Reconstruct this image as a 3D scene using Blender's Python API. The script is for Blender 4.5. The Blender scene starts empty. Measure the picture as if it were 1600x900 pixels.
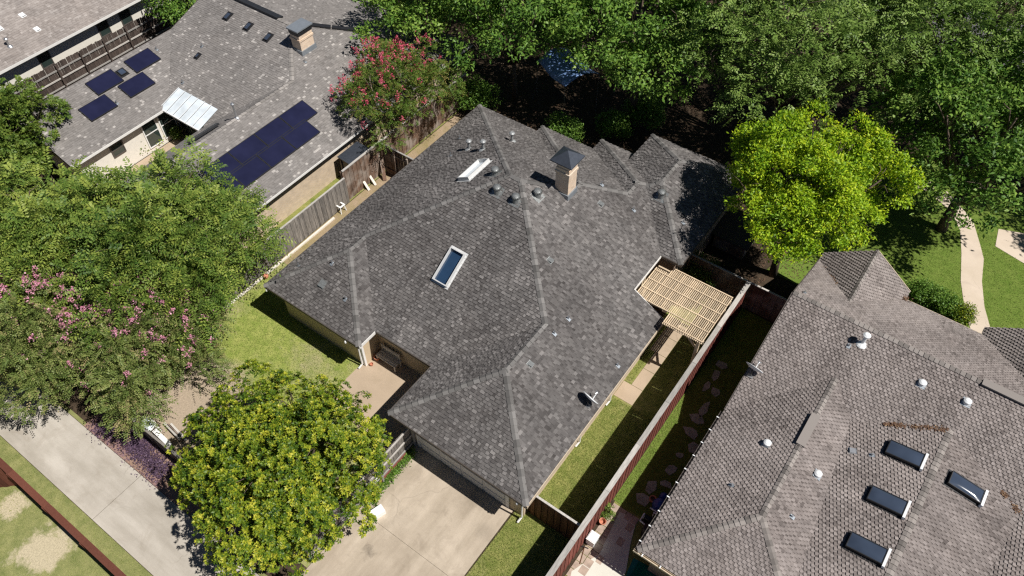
import bpy, math, random
import numpy as np
from mathutils import Vector, Matrix
from mathutils import noise as mnoise

# ---------------------------------------------------------------- scene, camera, light
scene = bpy.context.scene
C = scene.collection
random.seed(11)
CAM_H = 30.0
PITCH = math.radians(50.67)
YAW = math.radians(35.68)
FOCAL_PX = 1211.0

cam_data = bpy.data.cameras.new('camera')
cam = bpy.data.objects.new('camera', cam_data)
C.objects.link(cam)
cam_data.sensor_width = 36.0
cam_data.lens = 36.0 * FOCAL_PX / 1600.0
cam_data.clip_end = 1000.0
cam.location = (0, 0, CAM_H)
cam.rotation_euler = (math.pi / 2 - PITCH, 0, YAW)
scene.camera = cam

SHX, SHY = -0.66, -0.075                      # shadow shift per metre of height
sun_dir = Vector((-SHX, -SHY, 1.0)).normalized()
world = bpy.data.worlds.new('World')
scene.world = world
world.use_nodes = True
wn = world.node_tree.nodes
sky = wn.new('ShaderNodeTexSky')
sky.sky_type = 'NISHITA'
sky.sun_disc = False
sky.altitude = 2500.0
sky.air_density = 0.7
sky.dust_density = 0.3
sky.sun_elevation = math.asin(sun_dir.z)
sky.sun_rotation = math.atan2(sun_dir.x, sun_dir.y)
world.node_tree.links.new(sky.outputs[0], wn['Background'].inputs[0])
wn['Background'].inputs[1].default_value = 0.05
sun_data = bpy.data.lights.new('sun', 'SUN')
sun_data.energy = 5.0
sun_data.angle = math.radians(0.5)
sun_data.color = (1.0, 0.965, 0.915)
sun = bpy.data.objects.new('sun', sun_data)
C.objects.link(sun)
sun.rotation_euler = (-sun_dir).to_track_quat('-Z', 'Y').to_euler()
sun.location = (40, 0, 60)
scene.view_settings.view_transform = 'Standard'
scene.view_settings.look = 'None'
scene.view_settings.exposure = 0.2
scene.view_settings.gamma = 1.0
scene.view_settings.use_curve_mapping = False
scene.cycles.use_denoising = False
scene.cycles.filter_width = 1.3
scene.cycles.max_bounces = 6
scene.cycles.diffuse_bounces = 2
scene.cycles.transparent_max_bounces = 4

# ---------------------------------------------------------------- survey helpers
_fh = Vector((-math.sin(YAW), math.cos(YAW), 0))
_rt = Vector((math.cos(YAW), math.sin(YAW), 0))
_fw = _fh * math.cos(PITCH) - Vector((0, 0, 1)) * math.sin(PITCH)
_up = _rt.cross(_fw)
_O = Vector((0, 0, CAM_H))


def ray(px, py):
    return _fw * FOCAL_PX + _rt * (px - 800) - _up * (py - 450)


def at(px, py, z=0.0):
    """survey point: where the line of sight through a picture point meets height z"""
    d = ray(px, py)
    return _O + d * ((z - CAM_H) / d.z)


def on(px, py, poly):
    """survey point on a roof plane"""
    p0 = Vector(poly[0]); n = plane_normal(poly)
    d = ray(px, py)
    return _O + d * ((p0 - _O).dot(n) / d.dot(n))


def plane_normal(poly):
    n = Vector((0, 0, 0))
    for i in range(len(poly)):
        a = Vector(poly[i]); b = Vector(poly[(i + 1) % len(poly)])
        n += Vector(((a.y - b.y) * (a.z + b.z), (a.z - b.z) * (a.x + b.x), (a.x - b.x) * (a.y + b.y)))
    n.normalize()
    return n if n.z > 0 else -n


# ---------------------------------------------------------------- object helpers
def thing(name, label, cat, loc=(0, 0, 0), group=None):
    o = bpy.data.objects.new(name, None)
    C.objects.link(o)
    o.empty_display_size = 0.3
    o.location = loc
    o['label'] = label
    o['category'] = cat
    if group:
        o['group'] = group
    return o


def origin(o):
    p = Vector((0, 0, 0))
    while o is not None:
        p += Vector(o.location)
        o = o.parent
    return p


class MB:
    def __init__(self):
        self.v = []
        self.f = []
        self.tone = None

    def quad(self, a, b, c, d):
        i = len(self.v)
        self.v += [tuple(a), tuple(b), tuple(c), tuple(d)]
        self.f.append((i, i + 1, i + 2, i + 3))
        return self

    def poly(self, pts):
        i = len(self.v)
        self.v += [tuple(p) for p in pts]
        self.f.append(tuple(range(i, i + len(pts))))
        return self

    def box(self, x0, x1, y0, y1, z0, z1):
        return self.obox(((x0 + x1) / 2, (y0 + y1) / 2, (z0 + z1) / 2), (1, 0, 0), (0, 1, 0), (0, 0, 1),
                         abs(x1 - x0) / 2, abs(y1 - y0) / 2, abs(z1 - z0) / 2)

    def obox(self, c, ax, ay, az, hx, hy, hz):
        c = Vector(c); ax = Vector(ax) * hx; ay = Vector(ay) * hy; az = Vector(az) * hz
        i = len(self.v)
        for sx, sy, sz in ((-1, -1, -1), (1, -1, -1), (1, 1, -1), (-1, 1, -1), (-1, -1, 1), (1, -1, 1), (1, 1, 1), (-1, 1, 1)):
            self.v.append(tuple(c + ax * sx + ay * sy + az * sz))
        for q in ((0, 3, 2, 1), (4, 5, 6, 7), (0, 1, 5, 4), (1, 2, 6, 5), (2, 3, 7, 6), (3, 0, 4, 7)):
            self.f.append(tuple(i + k for k in q))
        return self

    def bar(self, a, b, w, h, up=(0, 0, 1)):
        """box from a to b, w wide, h deep"""
        a = Vector(a); b = Vector(b)
        d = b - a; L = d.length; d.normalize()
        s = d.cross(Vector(up))
        if s.length < 1e-4:
            s = d.cross(Vector((1, 0, 0)))
        s.normalize(); u = s.cross(d)
        return self.obox((a + b) / 2, d, s, u, L / 2, w / 2, h / 2)

    def prism(self, pts, z0, z1):
        n = len(pts)
        i = len(self.v)
        self.v += [(p[0], p[1], z0) for p in pts] + [(p[0], p[1], z1) for p in pts]
        area = sum(pts[k][0] * pts[(k + 1) % n][1] - pts[(k + 1) % n][0] * pts[k][1] for k in range(n))
        top = list(range(i + n, i + 2 * n)); bot = list(range(i, i + n))
        if area > 0:
            self.f.append(tuple(top)); self.f.append(tuple(bot[::-1]))
        else:
            self.f.append(tuple(top[::-1])); self.f.append(tuple(bot))
        for k in range(n):
            k2 = (k + 1) % n
            q = (i + k, i + k2, i + n + k2, i + n + k)
            self.f.append(q if area > 0 else q[::-1])
        return self

    def slab(self, poly, drop):
        """solid under a sloped polygon"""
        n = len(poly)
        p = [Vector(q) for q in poly]
        nn = Vector((0, 0, 0))
        for k in range(n):
            a, b = p[k], p[(k + 1) % n]
            nn.z += (a.x - b.x) * (a.y + b.y)
        if nn.z < 0:
            p = p[::-1]
        i = len(self.v)
        self.v += [tuple(q) for q in p] + [(q.x, q.y, q.z - drop) for q in p]
        self.f.append(tuple(range(i, i + n)))
        self.f.append(tuple(range(i + 2 * n - 1, i + n - 1, -1)))
        for k in range(n):
            k2 = (k + 1) % n
            self.f.append((i + k, i + n + k, i + n + k2, i + k2))
        return self

    def tube(self, pts, radii, n=8, cap=True):
        pts = [Vector(p) for p in pts]
        if not hasattr(radii, '__len__'):
            radii = [radii] * len(pts)
        rings = []
        ref = Vector((0.13, 0.31, 0.94))
        for k, p in enumerate(pts):
            d = (pts[min(k + 1, len(pts) - 1)] - pts[max(k - 1, 0)])
            if d.length < 1e-6:
                d = Vector((0, 0, 1))
            d.normalize()
            r = ref if abs(d.dot(ref)) < 0.95 else Vector((1, 0, 0))
            s = d.cross(r); s.normalize(); t = d.cross(s)
            i = len(self.v)
            for j in range(n):
                a = 2 * math.pi * j / n
                self.v.append(tuple(p + (s * math.cos(a) + t * math.sin(a)) * radii[k]))
            rings.append(i)
        for a, b in zip(rings, rings[1:]):
            for j in range(n):
                j2 = (j + 1) % n
                self.f.append((a + j, b + j, b + j2, a + j2))
        if cap:
            self.f.append(tuple(rings[0] + j for j in range(n)))
            self.f.append(tuple(rings[-1] + j for j in reversed(range(n))))
        return self

    def lathe(self, c, prof, n=14, axis=(0, 0, 1)):
        """profile of (radius, height) turned about an axis through c"""
        c = Vector(c); az = Vector(axis).normalized()
        ax = az.cross(Vector((0.3, 0.9, 0.1))).normalized(); ay = az.cross(ax)
        rings = []
        for r, h in prof:
            i = len(self.v)
            for j in range(n):
                a = 2 * math.pi * j / n
                self.v.append(tuple(c + az * h + (ax * math.cos(a) + ay * math.sin(a)) * max(r, 1e-4)))
            rings.append(i)
        for a, b in zip(rings, rings[1:]):
            for j in range(n):
                j2 = (j + 1) % n
                self.f.append((a + j, a + j2, b + j2, b + j))
        self.f.append(tuple(rings[-1] + j for j in range(n)))
        self.f.append(tuple(rings[0] + j for j in reversed(range(n))))
        return self

    def build(self, name, mat, parent=None, smooth=False, loc=None):
        o0 = origin(parent) if parent is not None else Vector(loc or (0, 0, 0))
        me = bpy.data.meshes.new(name)
        me.from_pydata([(x - o0.x, y - o0.y, z - o0.z) for x, y, z in self.v], [], self.f)
        if self.tone is not None:
            at_ = me.attributes.new('tone', 'FLOAT', 'FACE')
            at_.data.foreach_set('value', np.asarray(self.tone, dtype=np.float32))
        if smooth:
            me.polygons.foreach_set('use_smooth', [True] * len(me.polygons))
        me.materials.append(mat)
        me.update()
        o = bpy.data.objects.new(name, me)
        C.objects.link(o)
        if parent is not None:
            o.parent = parent
        else:
            o.location = o0
        return o


def tag(o, label, cat, group=None):
    o['label'] = label
    o['category'] = cat
    if group:
        o['group'] = group
    return o


def structure(o):
    o['kind'] = 'structure'
    return o


def sheet(name, pts, z, mat):
    """a flat piece of ground (thick enough to be a real slab)"""
    o = MB().prism([(p[0], p[1]) for p in pts], z - 0.15, z).build(name, mat)
    return structure(o)


# ---------------------------------------------------------------- materials
def new_mat(name):
    m = bpy.data.materials.new(name)
    m.use_nodes = True
    nt = m.node_tree
    return m, nt, nt.nodes['Principled BSDF']


def node(nt, kind, **kw):
    n = nt.nodes.new(kind)
    for k, v in kw.items():
        setattr(n, k, v)
    return n


def ramp(nt, fac, stops, interp='LINEAR'):
    r = node(nt, 'ShaderNodeValToRGB')
    r.color_ramp.interpolation = interp
    el = r.color_ramp.elements
    while len(el) < len(stops):
        el.new(0.5)
    for e, (p, c) in zip(el, stops):
        e.position = p
        e.color = (c[0], c[1], c[2], 1)
    nt.links.new(fac, r.inputs[0])
    return r.outputs[0]


def noise(nt, scale, detail=4.0, rough=0.6, vec=None, dist=0.0):
    n = node(nt, 'ShaderNodeTexNoise')
    n.inputs['Scale'].default_value = scale
    n.inputs['Detail'].default_value = detail
    n.inputs['Roughness'].default_value = rough
    n.inputs['Distortion'].default_value = dist
    if vec is None:
        g = nt.nodes.get('Geo') or node(nt, 'ShaderNodeNewGeometry', name='Geo')
        vec = g.outputs['Position']
    nt.links.new(vec, n.inputs['Vector'])
    return n.outputs[0]


def mix(nt, fac, a, b, mode='MIX'):
    m = node(nt, 'ShaderNodeMix', data_type='RGBA', blend_type=mode)
    for sock, val in ((m.inputs[0], fac), (m.inputs[6], a), (m.inputs[7], b)):
        if isinstance(val, (int, float)):
            sock.default_value = val
        elif isinstance(val, tuple):
            sock.default_value = (val[0], val[1], val[2], 1)
        else:
            nt.links.new(val, sock)
    return m.outputs[2]


def math_(nt, op, a, b=None, clamp=False):
    m = node(nt, 'ShaderNodeMath', operation=op, use_clamp=clamp)
    for i, val in enumerate((a, b)):
        if val is None:
            continue
        if isinstance(val, (int, float)):
            m.inputs[i].default_value = val
        else:
            nt.links.new(val, m.inputs[i])
    return m.outputs[0]


def bump(nt, bsdf, height, strength=0.3, dist=0.02):
    b = node(nt, 'ShaderNodeBump')
    b.inputs['Strength'].default_value = strength
    b.inputs['Distance'].default_value = dist
    nt.links.new(height, b.inputs['Height'])
    nt.links.new(b.outputs[0], bsdf.inputs['Normal'])


def attr(nt, name):
    a = node(nt, 'ShaderNodeAttribute', attribute_name=name)
    return a.outputs['Fac']


def obj_random(nt):
    return node(nt, 'ShaderNodeObjectInfo').outputs['Random']


def plain(name, col, rough=0.6, metal=0.0, var=0.12, scale=6.0, spec=0.4, bumps=0.15):
    m, nt, b = new_mat(name)
    n = noise(nt, scale, 5)
    lo = tuple(c * (1 - var) for c in col); hi = tuple(min(1, c * (1 + var)) for c in col)
    col_out = ramp(nt, n, [(0.3, lo), (0.7, hi)])
    nt.links.new(col_out, b.inputs['Base Color'])
    b.inputs['Roughness'].default_value = rough
    b.inputs['Metallic'].default_value = metal
    b.inputs['Specular IOR Level'].default_value = spec
    if bumps:
        bump(nt, b, noise(nt, scale * 8, 3), bumps, 0.01)
    return m


def shingle_mat(name, stops, dirt=0.15):
    m, nt, b = new_mat(name)
    base = ramp(nt, attr(nt, 'tone'), stops)
    gran = noise(nt, 70.0, 2, 0.7)
    fine = ramp(nt, gran, [(0.25, (0.72, 0.72, 0.72)), (0.75, (1.25, 1.25, 1.25))])
    c1 = mix(nt, 1.0, base, fine, 'MULTIPLY')
    blot = ramp(nt, noise(nt, 0.8, 7, 0.7), [(0.3, (1 - dirt, 1 - dirt, 1 - dirt)), (0.7, (1 + dirt, 1 + dirt * .9, 1 + dirt * .8))])
    c2 = mix(nt, 1.0, c1, blot, 'MULTIPLY')
    nt.links.new(c2, b.inputs['Base Color'])
    b.inputs['Roughness'].default_value = 0.92
    b.inputs['Specular IOR Level'].default_value = 0.25
    bump(nt, b, gran, 0.5, 0.004)
    return m


def wood_mat(name, dark, light, stain=None, grain=(9, 9, 0.8), rough=0.85):
    m, nt, b = new_mat(name)
    g = node(nt, 'ShaderNodeNewGeometry', name='Geo')
    mp = node(nt, 'ShaderNodeMapping')
    mp.inputs['Scale'].default_value = grain
    nt.links.new(g.outputs['Position'], mp.inputs[0])
    n = noise(nt, 3.0, 6, 0.65, mp.outputs[0])
    c = ramp(nt, n, [(0.3, dark), (0.7, light)])
    r = ramp(nt, obj_random(nt), [(0, (0.68, 0.68, 0.68)), (1, (1.22, 1.2, 1.18))])
    c = mix(nt, 1.0, c, r, 'MULTIPLY')
    if stain:
        s = ramp(nt, noise(nt, 1.3, 4), [(0.45, (0, 0, 0)), (0.65, (1, 1, 1))])
        c = mix(nt, s, c, stain)
    nt.links.new(c, b.inputs['Base Color'])
    b.inputs['Roughness'].default_value = rough
    b.inputs['Specular IOR Level'].default_value = 0.2
    bump(nt, b, n, 0.35, 0.01)
    return m


def leaf_mat(name, stops, rough=0.5, trans=0.3, spec=0.35, trans_col=None):
    m, nt, b = new_mat(name)
    col = ramp(nt, attr(nt, 'tone'), stops)
    nt.links.new(col, b.inputs['Base Color'])
    b.inputs['Roughness'].default_value = rough
    b.inputs['Specular IOR Level'].default_value = spec
    t = node(nt, 'ShaderNodeBsdfTranslucent')
    if trans_col:
        tc = mix(nt, 0.6, col, trans_col)
        nt.links.new(tc, t.inputs[0])
    else:
        nt.links.new(col, t.inputs[0])
    ms = node(nt, 'ShaderNodeMixShader')
    ms.inputs[0].default_value = trans
    out = nt.nodes['Material Output']
    nt.links.new(b.outputs[0], ms.inputs[1])
    nt.links.new(t.outputs[0], ms.inputs[2])
    nt.links.new(ms.outputs[0], out.inputs[0])
    return m


def ground_mat(name, a, b_, patch, patch_lo, patch_hi, fine=26.0, seed=0.0, spots=(), patch_scale=0.35):
    """two-tone turf or soil with worn patches; spots = (x, y, radius) of bare wear"""
    m, nt, b = new_mat(name)
    g = node(nt, 'ShaderNodeNewGeometry', name='Geo')
    mp = node(nt, 'ShaderNodeMapping')
    mp.inputs['Location'].default_value = (seed, seed * 1.7, 0)
    nt.links.new(g.outputs['Position'], mp.inputs[0])
    v = mp.outputs[0]
    mid = ramp(nt, noise(nt, 2.2, 6, 0.7, v), [(0.3, a), (0.7, b_)])
    fn = noise(nt, fine, 4, 0.8, v)
    c = mix(nt, 1.0, mid, ramp(nt, fn, [(0.25, (0.55, 0.55, 0.5)), (0.75, (1.45, 1.4, 1.35))]), 'MULTIPLY')
    pf = noise(nt, patch_scale, 6, 0.65, v, 0.4)
    edge = noise(nt, 3.2, 5, 0.8, v)
    f = math_(nt, 'ADD', pf, math_(nt, 'MULTIPLY', edge, 0.35))
    for (sx, sy, sr) in spots:
        d = node(nt, 'ShaderNodeVectorMath', operation='DISTANCE')
        nt.links.new(g.outputs['Position'], d.inputs[0])
        d.inputs[1].default_value = (sx, sy, 0)
        k = math_(nt, 'SUBTRACT', 1.0, math_(nt, 'DIVIDE', d.outputs['Value'], sr), True)
        k = math_(nt, 'MULTIPLY', k, noise(nt, 1.1, 6, 0.7, v, 0.8))
        f = math_(nt, 'ADD', f, math_(nt, 'MULTIPLY', k, 1.15))
    pm = ramp(nt, f, [(patch_lo, (0, 0, 0)), (patch_hi, (1, 1, 1))])
    pc = mix(nt, 1.0, patch, ramp(nt, noise(nt, 14, 5, 0.7, v), [(0.3, (0.75, 0.75, 0.75)), (0.7, (1.2, 1.2, 1.2))]), 'MULTIPLY')
    c = mix(nt, pm, c, pc)
    nt.links.new(c, b.inputs['Base Color'])
    b.inputs['Roughness'].default_value = 0.95
    b.inputs['Specular IOR Level'].default_value = 0.15
    bump(nt, b, fn, 0.8, 0.03)
    return m


def concrete_mat(name, lo, hi, stain, seed=0.0, stain_spots=(), scale=0.5, streak=None):
    m, nt, b = new_mat(name)
    g = node(nt, 'ShaderNodeNewGeometry', name='Geo')
    mp = node(nt, 'ShaderNodeMapping')
    mp.inputs['Location'].default_value = (seed, -seed, 0)
    nt.links.new(g.outputs['Position'], mp.inputs[0])
    v = mp.outputs[0]
    c = ramp(nt, noise(nt, scale, 8, 0.62, v, 0.3), [(0.3, lo), (0.7, hi)])
    c = mix(nt, 1.0, c, ramp(nt, noise(nt, 40, 3, 0.7, v), [(0.25, (0.9, 0.9, 0.9)), (0.75, (1.08, 1.08, 1.08))]), 'MULTIPLY')
    st = ramp(nt, noise(nt, 0.9, 6, 0.7, v, 0.6), [(0.55, (0, 0, 0)), (0.72, (0.55, 0.55, 0.55))])
    c = mix(nt, st, c, stain)
    for (sx, sy, sr, dark) in stain_spots:
        d = node(nt, 'ShaderNodeVectorMath', operation='DISTANCE')
        nt.links.new(g.outputs['Position'], d.inputs[0])
        d.inputs[1].default_value = (sx, sy, 0)
        dd = math_(nt, 'ADD', d.outputs['Value'], math_(nt, 'MULTIPLY', noise(nt, 2.4, 6, 0.7, v, 0.8), sr * 2.2))
        k = ramp(nt, math_(nt, 'DIVIDE', dd, sr * 4), [(0.3, (1, 1, 1)), (0.5, (0, 0, 0))])
        c = mix(nt, math_(nt, 'MULTIPLY', k, dark), c, tuple(s * 0.35 for s in stain))
    if streak:
        mp2 = node(nt, 'ShaderNodeMapping')
        mp2.inputs['Scale'].default_value = streak
        nt.links.new(g.outputs['Position'], mp2.inputs[0])
        sk = ramp(nt, noise(nt, 1.0, 5, 0.6, mp2.outputs[0]), [(0.35, (0.86, 0.85, 0.83)), (0.65, (1.1, 1.1, 1.1))])
        c = mix(nt, 1.0, c, sk, 'MULTIPLY')
    # hairline cracks
    vo = node(nt, 'ShaderNodeTexVoronoi', feature='DISTANCE_TO_EDGE')
    vo.inputs['Scale'].default_value = 0.33
    wv = node(nt, 'ShaderNodeVectorMath', operation='ADD')
    nn = node(nt, 'ShaderNodeTexNoise'); nn.inputs['Scale'].default_value = 1.1; nn.inputs['Detail'].default_value = 6
    nt.links.new(v, nn.inputs['Vector'])
    nt.links.new(v, wv.inputs[0]); nt.links.new(nn.outputs['Color'], wv.inputs[1])
    nt.links.new(wv.outputs[0], vo.inputs['Vector'])
    gate = ramp(nt, noise(nt, 0.25, 2, 0.5, v), [(0.5, (0, 0, 0)), (0.6, (1, 1, 1))])
    ck = ramp(nt, vo.outputs['Distance'], [(0.0, (0.28, 0.28, 0.28)), (0.009, (0, 0, 0))])
    c = mix(nt, mix(nt, 1.0, ck, gate, 'MULTIPLY'), c, tuple(s * 0.45 for s in stain))
    nt.links.new(c, b.inputs['Base Color'])
    b.inputs['Roughness'].default_value = 0.9
    b.inputs['Specular IOR Level'].default_value = 0.25
    bump(nt, b, noise(nt, 30, 4, 0.7, v), 0.25, 0.01)
    return m


def brick_mat(name, c1, c2, mortar):
    m, nt, b = new_mat(name)
    g = node(nt, 'ShaderNodeNewGeometry', name='Geo')
    sx = node(nt, 'ShaderNodeSeparateXYZ')
    nt.links.new(g.outputs['Position'], sx.inputs[0])
    cx = node(nt, 'ShaderNodeCombineXYZ')
    nt.links.new(math_(nt, 'ADD', sx.outputs[0], sx.outputs[1]), cx.inputs[0])
    nt.links.new(sx.outputs[2], cx.inputs[1])
    br = node(nt, 'ShaderNodeTexBrick')
    br.inputs['Scale'].default_value = 1.0
    br.inputs['Brick Width'].default_value = 0.21
    br.inputs['Row Height'].default_value = 0.075
    br.inputs['Mortar Size'].default_value = 0.008
    br.inputs['Color1'].default_value = (*c1, 1)
    br.inputs['Color2'].default_value = (*c2, 1)
    br.inputs['Mortar'].default_value = (*mortar, 1)
    nt.links.new(cx.outputs[0], br.inputs['Vector'])
    c = mix(nt, 1.0, br.outputs[0], ramp(nt, noise(nt, 3, 5), [(0.3, (0.85, 0.85, 0.85)), (0.7, (1.12, 1.1, 1.08))]), 'MULTIPLY')
    nt.links.new(c, b.inputs['Base Color'])
    b.inputs['Roughness'].default_value = 0.9
    bump(nt, b, br.outputs['Fac'], -0.4, 0.01)
    return m


def glass_mat(name, col, rough=0.06, spec=0.6, coat=0.0):
    m, nt, b = new_mat(name)
    c = ramp(nt, noise(nt, 1.2, 2), [(0.3, tuple(k * 0.85 for k in col)), (0.7, tuple(k * 1.15 for k in col))])
    nt.links.new(c, b.inputs['Base Color'])
    b.inputs['Roughness'].default_value = rough
    b.inputs['Specular IOR Level'].default_value = spec
    b.inputs['Coat Weight'].default_value = coat
    b.inputs['Coat Roughness'].default_value = 0.03
    return m


def cap_mat(name, col):
    m, nt, b = new_mat(name)
    c = ramp(nt, noise(nt, 60, 3, 0.7), [(0.25, tuple(k * .75 for k in col)), (0.75, tuple(k * 1.2 for k in col))])
    c = mix(nt, 1.0, c, ramp(nt, obj_random(nt), [(0, (0.6, 0.6, 0.6)), (1, (1.25, 1.25, 1.25))]), 'MULTIPLY')
    nt.links.new(c, b.inputs['Base Color'])
    b.inputs['Roughness'].default_value = 0.92
    b.inputs['Specular IOR Level'].default_value = 0.2
    return m


M = {}
M['shingle_main'] = shingle_mat('weathered_grey_laminated_shingle',
    [(0.0, (0.052, 0.047, 0.045)), (0.35, (0.092, 0.085, 0.082)), (0.7, (0.144, 0.135, 0.13)), (1.0, (0.225, 0.211, 0.203))])
M['shingle_right'] = shingle_mat('taupe_tab_shingle',
    [(0.0, (0.07, 0.06, 0.055)), (0.3, (0.125, 0.107, 0.1)), (0.6, (0.218, 0.19, 0.178)), (1.0, (0.31, 0.273, 0.258))])
M['shingle_left'] = shingle_mat('sun_bleached_grey_shingle',
    [(0.0, (0.15, 0.139, 0.131)), (0.5, (0.208, 0.194, 0.184)), (0.8, (0.25, 0.234, 0.222)), (1.0, (0.39, 0.367, 0.345))])
M['shingle_corner'] = shingle_mat('pale_taupe_shingle',
    [(0.0, (0.2, 0.175, 0.16)), (0.5, (0.275, 0.245, 0.226)), (1.0, (0.35, 0.318, 0.296))])
M['cap_main'] = cap_mat('ridge_cap_grey', (0.17, 0.162, 0.154))
M['cap_right'] = cap_mat('ridge_cap_taupe', (0.24, 0.215, 0.197))
M['cap_left'] = cap_mat('ridge_cap_bleached', (0.27, 0.25, 0.232))
M['deck'] = plain('roof_deck_edge', (0.07, 0.06, 0.055), 0.9)
M['fascia'] = plain('painted_tan_fascia', (0.55, 0.45, 0.33), 0.6, var=0.08)
M['fascia_white'] = plain('painted_white_fascia', (0.75, 0.73, 0.69), 0.5, var=0.05)
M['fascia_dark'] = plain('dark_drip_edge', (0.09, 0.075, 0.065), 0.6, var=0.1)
M['brick'] = brick_mat('beige_brick', (0.52, 0.4, 0.27), (0.6, 0.47, 0.33), (0.55, 0.48, 0.4))
M['brick_chimney'] = brick_mat('peach_chimney_brick', (0.7, 0.54, 0.4), (0.6, 0.44, 0.31), (0.62, 0.55, 0.46))
M['brick_brown'] = brick_mat('brown_brick', (0.24, 0.16, 0.11), (0.3, 0.2, 0.14), (0.35, 0.3, 0.26))
M['stucco'] = plain('cream_stucco', (0.72, 0.68, 0.6), 0.85, var=0.06)
M['siding'] = plain('tan_siding', (0.58, 0.46, 0.31), 0.7, var=0.06)
M['white'] = plain('white_paint', (0.78, 0.77, 0.74), 0.45, var=0.04)
M['white_plastic'] = plain('white_plastic', (0.82, 0.82, 0.8), 0.4, var=0.03)
M['door_white'] = plain('garage_door_paint', (0.62, 0.62, 0.6), 0.5, var=0.05)
M['galv'] = plain('galvanised_steel', (0.52, 0.53, 0.54), 0.38, 0.85, var=0.12, scale=14)
M['grey_metal'] = plain('grey_painted_metal', (0.33, 0.34, 0.34), 0.5, 0.3, var=0.12)
M['vent_grey'] = plain('weathered_vent_metal', (0.26, 0.27, 0.265), 0.45, 0.5, var=0.25, scale=18)
M['dark_metal'] = plain('dark_metal', (0.03, 0.03, 0.032), 0.45, 0.4, var=0.2)
M['slate_cap'] = plain('slate_blue_sheet_metal', (0.07, 0.08, 0.1), 0.4, 0.5, var=0.15)
M['lead'] = plain('blue_grey_flashing', (0.3, 0.33, 0.36), 0.45, 0.5, var=0.1)
M['white_metal'] = plain('white_enamel_metal', (0.78, 0.79, 0.79), 0.35, 0.0, var=0.04)
M['black'] = plain('black_plastic', (0.015, 0.015, 0.016), 0.5, var=0.1)
M['blue_plastic'] = plain('blue_plastic', (0.03, 0.07, 0.3), 0.4, var=0.12)
M['terracotta'] = plain('terracotta', (0.5, 0.2, 0.12), 0.85, var=0.15)
M['skyglass'] = glass_mat('blue_skylight_pane', (0.02, 0.045, 0.09), 0.05, 0.7, 0.6)
M['skyframe'] = plain('skylight_frame', (0.6, 0.6, 0.59), 0.45, 0.1, var=0.08)
M['domeglass'] = glass_mat('smoked_dome_sky_sheen', (0.045, 0.06, 0.09), 0.14, 0.8, 0.7)  # lifted blue-grey base colour carries the sky's reflection
M['window'] = glass_mat('window_pane', (0.03, 0.045, 0.04), 0.05, 0.7, 0.4)
M['solar'] = glass_mat('solar_cell_glass', (0.015, 0.016, 0.042), 0.16, 0.5, 0.4)
M['poly'] = glass_mat('milky_polycarbonate', (0.66, 0.72, 0.76), 0.25, 0.5, 0.3)
M['wood_grey'] = wood_mat('silvered_fence_board', (0.1, 0.09, 0.082), (0.3, 0.275, 0.245))
M['wood_brown'] = wood_mat('brown_fence_board', (0.085, 0.05, 0.035), (0.23, 0.15, 0.105), (0.3, 0.25, 0.21))
M['wood_cedar'] = wood_mat('dark_cedar_board', (0.09, 0.04, 0.02), (0.22, 0.105, 0.05))
M['wood_red'] = wood_mat('red_stained_board', (0.14, 0.043, 0.033), (0.245, 0.085, 0.066))
M['wood_rust'] = wood_mat('rust_stained_board', (0.11, 0.038, 0.024), (0.16, 0.06, 0.04))
M['wood_streak'] = wood_mat('streaked_old_board', (0.028, 0.022, 0.02), (0.13, 0.1, 0.085), None, grain=(20, 20, 1.4))
M['cap_grey'] = wood_mat('grey_fence_cap', (0.3, 0.285, 0.265), (0.5, 0.475, 0.44), grain=(8, 1, 8))
M['pine'] = wood_mat('new_yellow_pine', (0.48, 0.365, 0.24), (0.74, 0.6, 0.43), grain=(5, 5, 5))
M['plank'] = wood_mat('bleached_plank', (0.5, 0.46, 0.4), (0.75, 0.71, 0.65))
M['bark'] = wood_mat('tree_bark', (0.07, 0.052, 0.04), (0.17, 0.13, 0.1), grain=(7, 7, 2))
M['bark_pale'] = wood_mat('smooth_pale_bark', (0.22, 0.17, 0.12), (0.4, 0.32, 0.25), grain=(5, 5, 2))
M['alley'] = concrete_mat('alley_concrete', (0.37, 0.335, 0.285), (0.49, 0.45, 0.395), (0.3, 0.26, 0.21), 3.0, streak=(0.28, 1.5, 1))
M['drive'] = concrete_mat('driveway_concrete', (0.35, 0.29, 0.222), (0.5, 0.425, 0.335), (0.26, 0.21, 0.16), 7.0,
                          [(at(577, 862).x, at(577, 862).y, 0.36, 0.7), (at(755, 830).x, at(755, 830).y, 0.6, 0.22),
                           (at(620, 812).x, at(620, 812).y, 0.9, 0.14), (at(735, 780).x, at(735, 780).y, 0.8, 0.16)], streak=(1.6, 0.3, 1))
M['patio'] = concrete_mat('patio_concrete', (0.38, 0.295, 0.21), (0.47, 0.37, 0.27), (0.32, 0.25, 0.17), 15.0)
M['walk'] = concrete_mat('sidewalk_concrete', (0.52, 0.43, 0.33), (0.62, 0.52, 0.42), (0.45, 0.37, 0.3), 22.0)
M['pool_deck'] = concrete_mat('pale_pool_deck', (0.55, 0.53, 0.45), (0.65, 0.63, 0.55), (0.48, 0.45, 0.39), 31.0)
M['paver'] = plain('pink_paver', (0.4, 0.31, 0.245), 0.9, var=0.25, scale=3)
M['stone'] = plain('flagstone', (0.34, 0.35, 0.29), 0.9, var=0.25, scale=3)
g1, g2, dirt = (0.17, 0.24, 0.042), (0.36, 0.38, 0.12), (0.4, 0.32, 0.235)
_d = at(285, 640); _e = at(505, 570); _f = at(440, 510)
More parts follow.
